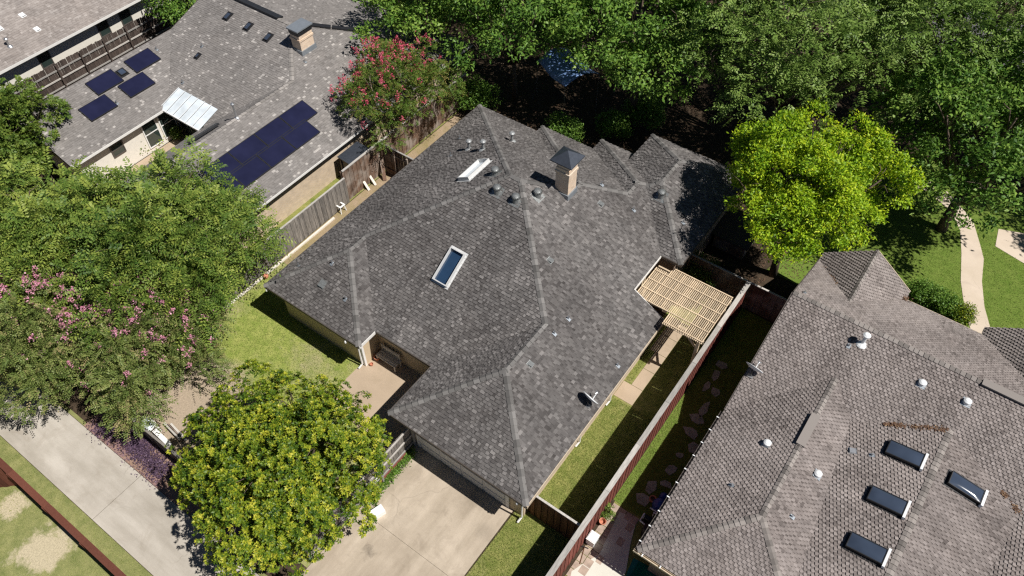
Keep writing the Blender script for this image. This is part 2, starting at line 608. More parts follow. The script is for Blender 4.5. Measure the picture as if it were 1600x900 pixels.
M['lawn_back'] = ground_mat('backyard_turf', g1, g2, dirt, 0.68, 1.0, seed=1,
                            spots=[(_d.x, _d.y, 3.4), (_d.x + 1, _d.y - 1, 3.4), (_d.x, _d.y + 1, 2.6), (at(250, 640).x, at(250, 640).y, 3.0)])
M['lawn_side'] = ground_mat('side_yard_turf', (0.12, 0.165, 0.033), (0.3, 0.295, 0.105), (0.44, 0.36, 0.2), 0.76, 1.0, seed=9)
M['worn_strip'] = ground_mat('worn_side_strip', (0.2, 0.17, 0.07), (0.3, 0.25, 0.12), (0.36, 0.27, 0.18), 0.5, 0.75, seed=13)
M['lawn_front'] = ground_mat('front_yard_turf', (0.1, 0.17, 0.025), (0.17, 0.23, 0.05), (0.3, 0.27, 0.1), 0.95, 1.1, seed=19)
_n = at(65, 860)
M['lawn_alley'] = ground_mat('alley_verge_turf', (0.15, 0.18, 0.06), (0.3, 0.3, 0.13), (0.5, 0.43, 0.29), 0.86, 1.08, seed=5,
                             spots=[(_n.x, _n.y, 1.9), (at(20, 790).x, at(20, 790).y, 1.0)])
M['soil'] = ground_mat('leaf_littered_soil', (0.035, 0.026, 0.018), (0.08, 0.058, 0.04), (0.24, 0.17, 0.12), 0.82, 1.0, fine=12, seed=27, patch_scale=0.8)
M['water'] = glass_mat('green_pool_water', (0.0, 0.11, 0.07), 0.05, 0.6)
M['tarp'] = plain('blue_tarp', (0.2, 0.33, 0.62), 0.45, var=0.35, scale=2.5)
M['blue_metal'] = plain('blue_sheet_roofing', (0.03, 0.11, 0.36), 0.35, 0.2, var=0.15)

greens = dict(
    magnolia=[(0, (0.03, 0.075, 0.01)), (0.4, (0.11, 0.18, 0.014)), (0.75, (0.3, 0.345, 0.022)), (1, (0.5, 0.48, 0.05))],
    elm=[(0, (0.05, 0.105, 0.018)), (0.5, (0.135, 0.215, 0.036)), (1, (0.31, 0.37, 0.07))],
    crape=[(0, (0.075, 0.12, 0.028)), (0.5, (0.165, 0.22, 0.055)), (0.85, (0.28, 0.31, 0.095)), (1, (0.36, 0.29, 0.14))],
    dark=[(0, (0.05, 0.105, 0.018)), (0.5, (0.12, 0.195, 0.03)), (1, (0.23, 0.28, 0.05))],
    red=[(0, (0.06, 0.13, 0.018)), (0.6, (0.13, 0.21, 0.03)), (1, (0.26, 0.18, 0.06))],
    lime=[(0, (0.11, 0.24, 0.012)), (0.5, (0.3, 0.46, 0.016)), (1, (0.54, 0.62, 0.025))],
    oak=[(0, (0.055, 0.135, 0.022)), (0.5, (0.14, 0.265, 0.038)), (1, (0.27, 0.39, 0.065))],
    oakgrey=[(0, (0.075, 0.145, 0.027)), (0.5, (0.17, 0.275, 0.052)), (1, (0.28, 0.38, 0.095))])
for k, st in greens.items():
    M['leaf_' + k] = leaf_mat(k + '_leaf', st, 0.45 if k == 'magnolia' else 0.5, 0.22 if k == 'magnolia' else 0.3,
                              0.28)
M['bloom_pink'] = leaf_mat('pink_blossom', [(0, (0.46, 0.17, 0.24)), (0.5, (0.66, 0.28, 0.38)), (1, (0.8, 0.45, 0.54))], 0.7, 0.25)
M['bloom_red'] = leaf_mat('crimson_blossom', [(0, (0.42, 0.05, 0.085)), (0.5, (0.62, 0.1, 0.15)), (1, (0.72, 0.22, 0.28))], 0.7, 0.25)
M['asphalt'] = concrete_mat('street_asphalt', (0.1, 0.1, 0.1), (0.14, 0.138, 0.135), (0.08, 0.08, 0.08), 51.0)
M['purple'] = leaf_mat('purple_foliage', [(0, (0.045, 0.025, 0.05)), (0.5, (0.12, 0.075, 0.125)), (1, (0.26, 0.17, 0.24))], 0.6, 0.2)
M['grassblade'] = leaf_mat('grass_blade', [(0, (0.12, 0.18, 0.028)), (0.5, (0.22, 0.275, 0.055)), (1, (0.45, 0.42, 0.16))], 0.7, 0.25)
M['litter'] = leaf_mat('dry_leaf', [(0, (0.09, 0.05, 0.033)), (0.5, (0.17, 0.095, 0.058)), (1, (0.32, 0.21, 0.12))], 0.85, 0.1)

# ---------------------------------------------------------------- roofing
def clip_to_rect(poly, s0, s1, h0, h1):
    def cut(pts, inside, inter):
        out = []
        for i in range(len(pts)):
            a, b = pts[i - 1], pts[i]
            ia, ib = inside(a), inside(b)
            if ib:
                if not ia:
                    out.append(inter(a, b))
                out.append(b)
            elif ia:
                out.append(inter(a, b))
        return out
    def ix(v):
        return lambda a, b: (v, a[1] + (b[1] - a[1]) * (v - a[0]) / (b[0] - a[0]))
    def iy(v):
        return lambda a, b: (a[0] + (b[0] - a[0]) * (v - a[1]) / (b[1] - a[1]), v)
    p = poly
    for ins, it in ((lambda q: q[1] >= h0, iy(h0)), (lambda q: q[1] <= h1, iy(h1)),
                    (lambda q: q[0] >= s0, ix(s0)), (lambda q: q[0] <= s1, ix(s1))):
        p = cut(p, ins, it)
        if len(p) < 3:
            return []
    return p


def shingle_field(planes, mat, parent, style, seed):
    """every shingle tab as its own lapped face, courses parallel to the eave"""
    rnd = random.Random(seed)
    mb = MB(); tone = []
    expo = style['expo']
    for poly in planes:
        n = plane_normal(poly)
        s = Vector((0, 0, 1)).cross(n).normalized()
        h = n.cross(s)
        o = Vector(poly[0])
        p2 = [((Vector(p) - o).dot(s), (Vector(p) - o).dot(h)) for p in poly]
        hmin = min(p[1] for p in p2); hmax = max(p[1] for p in p2)
        row = 0
        hh = hmin - 0.02
        while hh < hmax:
            strip = clip_to_rect(p2, -1e4, 1e4, hh, hh + expo)
            if len(strip) >= 3:
                a0 = min(p[0] for p in strip); a1 = max(p[0] for p in strip)
                x = a0 - style['shift'](row, rnd)
                if 'period' in style:
                    x = math.floor(a0 / style['period'] - 1) * style['period'] + (row % 2) * style['period'] / 2 + rnd.uniform(-.018, .018)
                k = 0
                while x < a1:
                    w, tn, lift = style['tab'](row, k, rnd)
                    tn = min(1.0, max(0.0, tn + 0.2 * mnoise.noise(Vector((x * 1.1, hh * 0.28, o.x + o.y))) + 0.12 * mnoise.noise(Vector((x * 0.25, hh * 0.3, o.y)))))
                    r = clip_to_rect(strip, x, x + w, hh, hh + expo)
                    if len(r) >= 3:
                        area = abs(sum(r[i - 1][0] * r[i][1] - r[i][0] * r[i - 1][1] for i in range(len(r)))) / 2
                        if area > 2e-4:
                            pts = []
                            for (u, v) in r:
                                f = (hh + expo - v) / expo
                                pts.append(o + s * u + h * v + n * (0.004 + lift * f))
                            mb.poly(pts); tone.append(tn)
                            low = [q for q in r if abs(q[1] - hh) < 1e-6]
                            if len(low) >= 2:
                                u0 = min(q[0] for q in low); u1 = max(q[0] for q in low)
                                a = o + s * u0 + h * hh; b = o + s * u1 + h * hh
                                mb.quad(a, b, b + n * (0.004 + lift), a + n * (0.004 + lift)); tone.append(tn * 0.6)  # butt edge toned darker to deepen the shadow line under each course
                    x += w; k += 1
            hh += expo; row += 1
    mb.tone = tone
    ob = mb.build('shingle_field', mat, parent)
    ob['kind'] = 'stuff'
    return ob


def laminated(row, k, rnd):
    """raised teeth over a darker ground sheet, widths as they come from the press"""
    if k % 2 == 0:
        t = min(1.0, max(0.2, rnd.gauss(0.62, 0.14)))
        if rnd.random() < 0.12:
            t = rnd.uniform(0.25, 0.4)
        return rnd.choice((0.1, 0.13, 0.16, 0.21)), t, 0.032
    t = min(0.7, max(0.0, rnd.gauss(0.41, 0.13)))
    return rnd.choice((0.06, 0.09, 0.12, 0.16)), t, 0.01


def three_tab(row, k, rnd):
    raised = (k % 2 == 0)
    return (0.115, min(1, max(0, rnd.gauss(0.67, 0.13))), 0.032) if raised else \
           (0.07, max(0, rnd.gauss(0.46, 0.1)), 0.004)


def bleached(row, k, rnd):
    t = min(0.8, max(0, rnd.gauss(0.45, 0.15)))
    if rnd.random() < 0.045:
        t = 1.0
    return rnd.choice((0.11, 0.15, 0.2)), t, rnd.choice((0.008, 0.018))


STY_MAIN = dict(expo=0.135, tab=laminated, shift=lambda r, rnd: rnd.uniform(0, 0.3))
STY_RIGHT = dict(expo=0.125, period=0.185, tab=three_tab, shift=lambda r, rnd: (r % 2) * 0.106 + 0.0)
STY_LEFT = dict(expo=0.13, tab=bleached, shift=lambda r, rnd: rnd.uniform(0, 0.3))


def ridge_caps(edges, planes, parent, mat, step=0.26, half=0.15, seed=1):
    """one bent cap shingle after another along each hip and ridge; start of each edge is its low end"""
    rnd = random.Random(seed)
    norms = [(poly, plane_normal(poly)) for poly in planes]
    for a, b in edges:
        a = Vector(a); b = Vector(b)
        d = (b - a); L = d.length; d.normalize()
        mid = (a + b) / 2
        adj = []
        for poly, n in norms:
            if abs((mid - Vector(poly[0])).dot(n)) < 0.05 and abs(d.dot(n)) < 0.03:
                cen = sum((Vector(p) for p in poly), Vector()) / len(poly)
                adj.append(((cen - mid).length, n, cen))
        adj.sort(key=lambda q: q[0])
        n1 = adj[0][1]
        n2 = next((q[1] for q in adj[1:] if (q[1] - n1).length > 0.1), n1)
        nn = (n1 + n2).normalized()
        side = d.cross(nn).normalized()
        bend = math.acos(max(-1, min(1, n1.dot(nn))))
        cb, sb = math.cos(bend), math.sin(bend)
        ln = step * 1.25
        mb = MB()
        t = 0.016
        prof = [(-half * cb, -half * sb), (0, 0.012), (half * cb, -half * sb)]
        vs = []
        for xx, lift in ((0, 0.04), (ln, 0.004)):
            for (py, pz) in prof:
                vs.append((xx, py, pz + lift + 0.012))
            for (py, pz) in prof:
                vs.append((xx, py, pz + lift + 0.012 - t))
        mb.v = vs
        mb.f = [(0, 1, 7, 6)[::-1], (1, 2, 8, 7)[::-1], (0, 3, 4, 1)[::-1], (1, 4, 5, 2)[::-1], (0, 6, 9, 3)[::-1], (2, 5, 11, 8)[::-1]]
        me = bpy.data.meshes.new('ridge_cap')
        me.from_pydata(mb.v, [], [f[::-1] for f in mb.f])
        me.materials.append(mat)
        cnt = max(1, int(round(L / step)))
        st = L / cnt
        o0 = origin(parent)
        rot = Matrix((d, side, nn)).transposed().to_4x4()
        for k in range(cnt):
            ob = bpy.data.objects.new('ridge_cap', me)
            C.objects.link(ob)
            ob.parent = parent
            p = a + d * (st * k + rnd.uniform(-0.008, 0.008)) + nn * 0.002 - o0
            ob.matrix_local = Matrix.Translation(p) @ rot @ Matrix.Rotation(rnd.uniform(-0.02, 0.02), 4, 'Z')


def roof(house, planes, mat, style, seed, capmat, cap_edges, drop=0.16, step=0.26, half=0.15):
    mb = MB()
    for p in planes:
        mb.slab(p, drop)
    r = mb.build('roof', M['deck'], house)
    shingle_field(planes, mat, r, style, seed)
    ridge_caps(cap_edges, planes, r, capmat, step, half, seed)
    return r


def boards_along(parent, name, pts, mat, h=0.17, t=0.03, off=0.012, closed=False):
    """fascia boards under roof edges, outward to the right of travel"""
    n = len(pts)
    for i in range(n if closed else n - 1):
        a = Vector(pts[i]); b = Vector(pts[(i + 1) % n])
        d = (b - a).normalized()
        o = Vector((d.y, -d.x, 0)).normalized() * (t / 2 + off)
        z = Vector((0, 0, -h / 2 + 0.01))
        MB().bar(a + o + z, b + o + z, t, h).build(name, mat, parent)


def pipe_vent(parent, p, h=0.35, r=0.045, cap=True, mat=None, name='vent_pipe', flash=True):
    mat = mat or M['grey_metal']
    p = Vector(p)
    mb = MB()
    mb.tube([p - Vector((0, 0, 0.1)), p + Vector((0, 0, h))], r, 10)
    if cap:
        mb.lathe(p + Vector((0, 0, h - 0.02)), [(r * 1.1, 0), (r * 2.0, 0.01), (r * 2.1, 0.06), (r * 1.2, 0.12), (0.003, 0.13)], 12)
    if flash:
        mb.lathe(p - Vector((0, 0, 0.04)), [(r * 3.2, 0), (r * 2.6, 0.05), (r * 1.2, 0.12)], 10)
    return mb.build(name, mat, parent, smooth=False)


def dome_vent(parent, p, n, r=0.19, mat=None, fins=True):
    """wind turbine ventilator: collar and finned globe"""
    p = Vector(p)
    mat = mat or M['vent_grey']
    mb = MB()
    mb.lathe(p - Vector((0, 0, 0.12)), [(r * 0.8, 0), (r * 0.75, 0.26), (r * 0.72, 0.3)], 14)
    mb.obox(p + n * 0.012, *_axes(n), r * 1.35, r * 1.35, 0.012)
    c = mb.build('turbine_vent', mat, parent)
    g = MB()
    k = 16
    prof = [(0.62, 0.0), (0.9, 0.12), (1.0, 0.3), (0.93, 0.48), (0.7, 0.62), (0.3, 0.7)]
    base = p + Vector((0, 0, 0.18))
    g.lathe(base, [(q * r * 0.93, hh * r * 1.5) for q, hh in prof], 14)
    if fins:
        for j in range(k):
            a = 2 * math.pi * j / k
            pts = []
            for q, hh in prof:
                pts.append(base + Vector((math.cos(a + hh * 0.7) * q * r * 1.04, math.sin(a + hh * 0.7) * q * r * 1.04, hh * r * 1.5)))
            for u, v in zip(pts, pts[1:]):
                w = Vector((-math.sin(a), math.cos(a), 0)) * 0.022
                iu = Vector((math.cos(a), math.sin(a), 0)) * 0.02
                g.quad(u, v, v + w - iu, u + w - iu)
    g.build('turbine_globe', mat, c)
    return c


def _axes(n):
    s = Vector((0, 0, 1)).cross(n)
    if s.length < 1e-4:
        s = Vector((1, 0, 0))
    s.normalize()
    return s, n.cross(s), n


def box_vent(parent, p, n, w=0.3, l=0.3, h=0.12, mat=None, name='box_vent'):
    """slant-back roof vent: apron, hood and a black plate as the shade in its lower mouth"""
    s, u, nn = _axes(n)
    p = Vector(p)
    mb = MB()
    mb.obox(p + nn * 0.02, s, u, nn, w * 0.62, l * 0.66, 0.008)
    a = p - u * l / 2; b = p + u * l / 2
    v = [a - s * w / 2 + nn * 0.03, a + s * w / 2 + nn * 0.03, b + s * w / 2 + nn * 0.03, b - s * w / 2 + nn * 0.03,
         a - s * w / 2 + nn * h, a + s * w / 2 + nn * h, b + s * w / 2 + nn * 0.05, b - s * w / 2 + nn * 0.05]
    i = len(mb.v)
    mb.v += [tuple(q) for q in v]
    mb.f += [tuple(i + k for k in q) for q in ((4, 5, 6, 7), (0, 4, 7, 3), (1, 2, 6, 5), (2, 3, 7, 6), (0, 1, 5, 4))]
    o = mb.build(name, mat or M['grey_metal'], parent)
    MB().obox(a + nn * (h * 0.5 + 0.01) - u * 0.004, s, u, nn, w * 0.42, 0.003, h * 0.3).build('vent_mouth', M['black'], o)  # black plate paints the dark inside of the hood
    return o


def flashing_pipe(parent, px, py, plane, h=0.22, r=0.03, collar=None):
    p = on(px, py, plane)
    n = plane_normal(plane)
    o = pipe_vent(parent, p, h, r, False, collar or M['galv'], 'plumbing_stack', False)
    MB().obox(p + n * 0.034, *_axes(n), 0.07, 0.1, 0.005).build('stack_flashing', M['lead'], o)
    return o


def skylight(parent, p, n, w, l, h=0.16, frame=None, pane=None, depth=0.1, rail=0.05, dome=False, along=None, lip=None, lip_sign=-1):
    """curb of four rails with a pane between them"""
    s, u, nn = _axes(n)
    if along is not None:
        u = Vector(along) - nn * Vector(along).dot(nn)
        u.normalize()
        s = u.cross(nn)
    p = Vector(p)
    frame = frame or M['white']
    o = MB()
    o.obox(p + nn * (h / 2) + s * (w / 2 - rail / 2), s, u, nn, rail / 2, l / 2, h / 2)
    o.obox(p + nn * (h / 2) - s * (w / 2 - rail / 2), s, u, nn, rail / 2, l / 2, h / 2)
    o.obox(p + nn * (h / 2) + u * (l / 2 - rail / 2), s, u, nn, w / 2 - rail - 0.001, rail / 2, h / 2)
    o.obox(p + nn * (h / 2) - u * (l / 2 - rail / 2), s, u, nn, w / 2 - rail - 0.001, rail / 2, h / 2)
    o.obox(p + nn * 0.026, s, u, nn, w / 2 + 0.07, l / 2 + 0.09, 0.008)
    sk = o.build('skylight', frame, parent)
    g = MB()
    hw, hl = w / 2 - rail, l / 2 - rail
    zz = h - depth
    if not dome:
        g.obox(p + nn * zz, s, u, nn, hw, hl, 0.012)
    else:
        N = 8
        idx = {}
        for i in range(N + 1):
            for j in range(N + 1):
                fx, fy = i / N * 2 - 1, j / N * 2 - 1
                z = zz + dome * (1 - fx ** 4) * (1 - fy ** 4)
                idx[i, j] = len(g.v)
                g.v.append(tuple(p + s * hw * fx + u * hl * fy + nn * z))
        for i in range(N):
            for j in range(N):
                g.f.append((idx[i, j], idx[i + 1, j], idx[i + 1, j + 1], idx[i, j + 1]))
    g.build('pane', pane or M['skyglass'], sk, smooth=bool(dome))
    if lip:
        MB().obox(p + u * lip_sign * (l / 2 + 0.05) + nn * (h * .55), s, u, nn, w / 2 + 0.06, 0.045, h * .5).build('apron_flashing', lip, sk)
    return sk


def satellite_dish(label, foot, face, r=0.36, mast=0.45, lean=(0, 0, 0), group=None):
    """mast on a foot plate, shallow oval reflector, feed arm with its horn"""
    t = thing('satellite_dish', label, 'satellite dish', foot, group)
    foot = Vector(foot); top = foot + Vector((0, 0, mast)) + Vector(lean)
    MB().obox(foot + Vector((0, 0, 0.02)), (1, 0, 0), (0, 1, 0), (0, 0, 1), 0.12, 0.09, 0.015).build('foot_plate', M['galv'], t)
    MB().tube([foot, top], 0.022, 8).build('mast', M['black'], t)
    f = Vector(face).normalized()
    sx = f.cross(Vector((0, 0, 1))).normalized(); sy = sx.cross(f)
    c = top + f * 0.06
    mb = MB()
    rings, N = 6, 22
    for side in (0, 1):
        base = len(mb.v)
        for i in range(rings + 1):
            q = i / rings
            for j in range(N):
                a = 2 * math.pi * j / N
                d = 0.16 * r * q * q * 1.6 - side * 0.012
                mb.v.append(tuple(c + sx * (math.cos(a) * r * 1.12 * q) + sy * (math.sin(a) * r * q) + f * d))
        for i in range(rings):
            for j in range(N):
                j2 = (j + 1) % N
                fc = (base + i * N + j, base + i * N + j2, base + (i + 1) * N + j2, base + (i + 1) * N + j)
                mb.f.append(fc if side == 0 else fc[::-1])
    n0 = rings * N; b2 = (rings + 1) * N
    for j in range(N):
        j2 = (j + 1) % N
        mb.f.append((n0 + j, n0 + j2, b2 + n0 + j2, b2 + n0 + j))
    mb.build('reflector', M['white_metal'], t, smooth=True)
    tip = c - sy * r * 0.55 + f * r * 1.15
    MB().bar(c - sy * r * 0.95, tip, 0.03, 0.03).build('feed_arm', M['white_metal'], t)
    MB().tube([tip - f * 0.02, tip + sy * 0.05 - f * 0.1], [0.04, 0.03], 8).build('feed_horn', M['galv'], t)
    MB().bar(tip - sx * 0.09, tip + sx * 0.09, 0.03, 0.03).build('horn_bracket', M['galv'], t)
    return t


def chimney(house, c, w, d, z0, z1, mat, capkind):
    """brick shaft with corbelled shoulder, metal flashing and a cap"""
    x, y = c
    sh = MB()
    sh.box(x - w / 2, x + w / 2, y - d / 2, y + d / 2, z0, z1 - 0.32)
    st = sh.build('chimney', mat, house)
    MB().box(x - w / 2 - 0.04, x + w / 2 + 0.04, y - d / 2 - 0.04, y + d / 2 + 0.04, z1 - 0.62, z1 - 0.5).build('corbel', mat, st)
    MB().box(x - w / 2 + 0.03, x + w / 2 - 0.03, y - d / 2 + 0.03, y + d / 2 - 0.03, z1 - 0.3205, z1).build('chimney_neck', mat, st)
    return st

# ================================================================ the ground
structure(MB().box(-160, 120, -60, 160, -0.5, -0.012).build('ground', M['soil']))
sheet('alley_verge', [(-60, -0.15), (20, -0.15), (20, 2.9), (-60, 2.9)], -0.004, M['lawn_alley'])
sheet('vacant_lot', [(-60, -40), (20, -40), (20, -0.15), (-60, -0.15)], -0.005, M['lawn_alley'])
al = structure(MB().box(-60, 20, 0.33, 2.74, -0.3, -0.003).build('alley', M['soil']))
for a, b in ((-60, -44), (-44, -36), (-36, -28.6), (-28.6, -21.02), (-21.0, -13.4), (-13.38, -7.4), (-7.38, 4), (4.02, 20)):
    MB().box(a, b, 0.35, 2.72, -0.12, 0.012).build('concrete_slab', M['alley'], al)
dr = structure(MB().box(-12.62, -7.48, 2.73, 10.6, -0.3, -0.001).build('driveway', M['soil']))
MB().box(-12.6, -7.5, 2.745, 6.93, -0.12, 0.014).build('concrete_slab', M['drive'], dr)
MB().box(-12.6, -7.5, 6.94, 10.58, -0.12, 0.014).build('concrete_slab', M['drive'], dr)
sheet('backyard_lawn', [(-25.15, 4.0), (-12.62, 4.0), (-12.62, 13.0), (-22.0, 13.0), (-22.0, 26.0), (-25.15, 26.0)], 0.0, M['lawn_back'])
sheet('side_strip', [(-25.14, 14.5), (-22.05, 14.5), (-22.05, 29), (-25.14, 29)], 0.006, M['worn_strip'])
sheet('patio', [(-17.35, 10.2), (-12.7, 9.0), (-12.7, 13.4), (-17.35, 13.4)], 0.02, M['patio'])
sheet('side_lawn', [(-7.48, 2.75), (-4.6, 2.75), (-4.6, 25.0), (-7.3, 25.0)], 0.002, M['lawn_side'])
sheet('neighbour_side_lawn', [(-4.45, 13.3), (-2.0, 13.3), (-2.0, 25.5), (-4.45, 25.5)], 0.002, M['lawn_front'])
sheet('neighbour_strip', [(-27.3, 8.0), (-25.2, 8.0), (-25.2, 30.0), (-27.3, 30.0)], 0.002, M['lawn_side'])
sheet('front_lawn', [(-4.5, 28.5), (30, 28.5), (30, 42), (-1, 42)], 0.002, M['lawn_front'])
sheet('courtyard', [(-37.3, 8), (-33.0, 8), (-33.0, 18.6), (-37.3, 18.6)], 0.01, M['patio'])
walk = structure(MB().box(-7.05, -5.9, 17.55, 22.8, -0.3, -0.02).build('side_walk', M['soil']))
for x0, x1, y0, y1 in ((-7.0, -6.05, 17.58, 18.5), (-6.62, -6.05, 18.52, 19.6), (-6.62, -6.05, 19.62, 20.7), (-6.9, -6.05, 20.72, 21.8), (-6.9, -6.05, 21.82, 22.8)):
    MB().box(x0, x1, y0, y1, -0.1, 0.022).build('paving_slab', M['patio'], walk)
# front walk: a curved path with its cross street pavement
pl = [(1528, 548), (1508, 490), (1501, 440), (1502, 395), (1500, 360), (1485, 330), (1450, 300), (1400, 280)]
pr = [(1552, 530), (1538, 480), (1534, 440), (1537, 405), (1532, 385), (1520, 345), (1480, 300), (1420, 265)]
pts = [at(*q) for q in pl] + [at(*q) for q in reversed(pr)]
pts_walk = pts
sheet('front_walk', [(p.x, p.y) for p in pts], 0.02, M['walk'])
pts_drive = [(at(*q).x, at(*q).y) for q in ((1555, 385), (1600, 412), (1720, 470), (1720, 400), (1600, 365), (1560, 358))]
sheet('front_drive', pts_drive, 0.02, M['walk'])
sheet('street', [(-70, 52), (60, 52), (60, 60), (-70, 60)], 0.01, M['asphalt'])
sheet('planting_border', [(-25.0, 2.74), (-14.5, 2.74), (-14.5, 3.95), (-25.0, 3.95)], 0.004,
      ground_mat('pinkish_border_soil', (0.26, 0.17, 0.13), (0.36, 0.25, 0.19), (0.24, 0.14, 0.16), 0.6, 0.8, seed=41))
pd = structure(MB().box(-4.36, 18, 2.76, 13.29, -0.3, -0.006).build('pool_terrace', M['lawn_side']))
MB().prism([(at(*q).x, at(*q).y) for q in ((893, 893), (915, 878), (935, 868), (968, 800), (995, 812), (985, 850), (978, 893), (950, 960), (880, 960))], -0.1, 0.02).build('deck_slab', M['pool_deck'], pd)
MB().prism([(at(*q).x, at(*q).y) for q in ((980, 893), (990, 872), (1030, 893), (1040, 960), (960, 960))], -0.1, 0.012).build('pool_water', M['water'], pd)
k = 0
rr = random.Random(5)
for yy in np.arange(9.6, 13.2, 0.36):
    x0 = -4.36
    for j in range(4 if yy > 11.2 else 3 if yy > 10.5 else 2):
        w = (0.3, 0.34, 0.26, 0.3)[j]
        x1 = x0 + w
        if True:
            MB().box(x0 + 0.012, x1 - 0.012, yy + 0.012, yy + 0.348, -0.06, 0.016 + rr.uniform(-.004, .006)).build('paver', M['paver'], pd)
        x0 = x1

# ================================================================ main house
e, t = 2.4, 0.58
zr = lambda d: e + t * d
X0, X1, YI = -22.57, -6.6, 12.88
L_ = (X0, 11.82, e); LR = (-16.67, 11.82, e); I1 = (-16.67, YI, e); I2 = (-13.45, YI, e)
GL = (-13.45, 10.1, e); GR = (X1, 10.1, e)
W1 = (-19.62, 14.77, zr(2.95)); W2 = (-19.62, 15.83, zr(2.95))
A_ = (-14.885, 20.565, zr(7.685)); B_ = (-14.285, 20.565, zr(7.685))
C_ = (-10.025, 16.305, zr(3.425)); D_ = (-10.025, 13.525, zr(3.425))
M1 = (-12.6, 22.25, zr(6)); M2 = (-12.6, 22.8, zr(6))
E_ = (-10.95, 24.45, zr(4.35)); F_ = (-10.95, 25.37, zr(4.35))
T_ = (-10.655, 25.665, zr(4.055)); T2 = (-10.435, 25.665, zr(4.055))
G_ = (-10.03, 26.07, 4.987); HR = (-10.03, 27.83, 4.987)
BL = (X0, 28.25, e); S1a = (-18.6, 28.25, e); S1b = (-18.6, 28.8, e); S2a = (-15.3, 28.8, e); S2b = (-15.3, 29.72, e)
K1 = (X1, 20.8, e); K2 = (-8.29, 20.8, 3.38); K3 = (-8.29, 23.3, 3.38)
RF = (-7.26, 23.3, 3.38); RB = (-7.26, 30.6, 3.38); RBL = (-12.8, 30.6, 3.38); RL = (-12.8, 28.03, 3.38)
P_left = [L_, W1, W2, A_, BL]
P_lwf = [L_, LR, W1]
P_lwr = [LR, I1, W2, W1]
P_front = [I1, I2, C_, B_, A_, W2]
P_gl = [I2, GL, D_, C_]
P_gf = [GL, GR, D_]
P_right = [GR, K1, K2, K3, T_, F_, E_, M2, M1, B_, C_, D_]
P_b1 = [BL, A_, B_, M1, S1a]
P_rr = [RF, RB, HR, G_]
P_rf = [K3, RF, G_, T2, T_]
planes = [P_left, P_lwf, P_lwr, P_front, P_gl, P_gf, P_right, P_b1, [S1a, M1, M2, S1b], [S1b, M2, E_, S2a], [S2a, E_, F_, S2b],
          [S2b, F_, T_, T2, RL, (-12.8, 29.72, e)], P_rf, P_rr, [RB, RBL, HR], [RBL, RL, T2, G_, HR]]
house = thing('house', 'large house with weathered dark grey shingle hip roof and brick chimney in the middle', 'house', (-14, 19, 0))
caps = [(L_, W1), (LR, W1), (W1, W2), (W2, A_), (BL, A_), (B_, A_), (C_, B_), (D_, C_), (GL, D_), (GR, D_), (M1, B_), (M1, M2), (S1b, M2),
        (E_, M2), (E_, F_), (S2b, F_), (T_, F_), (T_, T2), (T2, G_), (RF, G_), (G_, HR), (RB, HR), (RBL, HR)]
rf = roof(house, planes, M['shingle_main'], STY_MAIN, 3, M['cap_main'], caps, step=0.28, half=0.14)
boards_along(house, 'fascia', [LR, I1], M['fascia_white'])
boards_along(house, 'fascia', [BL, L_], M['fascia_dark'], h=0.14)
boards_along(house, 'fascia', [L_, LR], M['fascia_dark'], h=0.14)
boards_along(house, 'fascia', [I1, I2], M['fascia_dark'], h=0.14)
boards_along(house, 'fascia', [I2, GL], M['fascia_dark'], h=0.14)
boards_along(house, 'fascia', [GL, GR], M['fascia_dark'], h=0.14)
boards_along(house, 'fascia', [GR, K1], M['fascia'], h=0.2)
boards_along(house, 'rake_board', [K1, K2], M['fascia_white'], h=0.17)
boards_along(house, 'fascia', [K2, K3], M['fascia_white'], h=0.14)
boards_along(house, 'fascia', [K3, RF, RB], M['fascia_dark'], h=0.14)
wp = [(-22.12, 12.27), (-17.12, 12.27), (-17.12, 13.33), (-13.0, 13.33), (-13.0, 10.55), (-7.05, 10.55), (-7.05, 20.4), (-8.72, 20.4),
      (-8.72, 24.6), (-9.5, 24.6), (-9.5, 29.25), (-14.85, 29.25), (-14.85, 28.35), (-18.15, 28.35), (-18.15, 27.8), (-22.12, 27.8)]
MB().prism(wp, -0.2, 2.46).build('wall', M['siding'], house)
MB().prism([(-12.35, 23.75), (-7.7, 23.75), (-7.7, 30.15), (-12.35, 30.15)], -0.2, 3.42).build('wall', M['brick_brown'], house)
MB().box(-7.048, -7.02, 10.6, 20.35, -0.1, 0.9).build('brick_skirt', M['brick'], house)
MB().box(-8.76, -8.715, 20.42, 24.0, 2.3, 3.3).build('porch_wall', M['siding'], house)
# corner trim of the left wing and corner posts
for x, y in ((-17.1, 12.25),):
    MB().box(x - 0.09, x + 0.03, y - 0.03, y + 0.08, 0, 2.44).build('corner_board', M['white'], house)
# garage door with its panels
gd = MB().box(-12.35, -7.85, 10.515, 10.546, 0.02, 2.16).build('garage_door', M['door_white'], house)
for i in range(4):
    for j in range(4):
        x0 = -12.3 + j * 1.115
        MB().box(x0 + 0.06, x0 + 1.05, 10.49, 10.514, 0.08 + i * 0.52, 0.5 + i * 0.52).build('door_panel', M['door_white'], gd)
MB().box(-12.5, -7.7, 10.5, 10.56, 2.17, 2.33).build('door_header', M['white'], house)
MB().box(-12.5, -12.36, 10.5, 10.56, 0.02, 2.165).build('door_jamb', M['white'], house)
MB().box(-7.84, -7.7, 10.5, 10.56, 0.02, 2.165).build('door_jamb', M['white'], house)
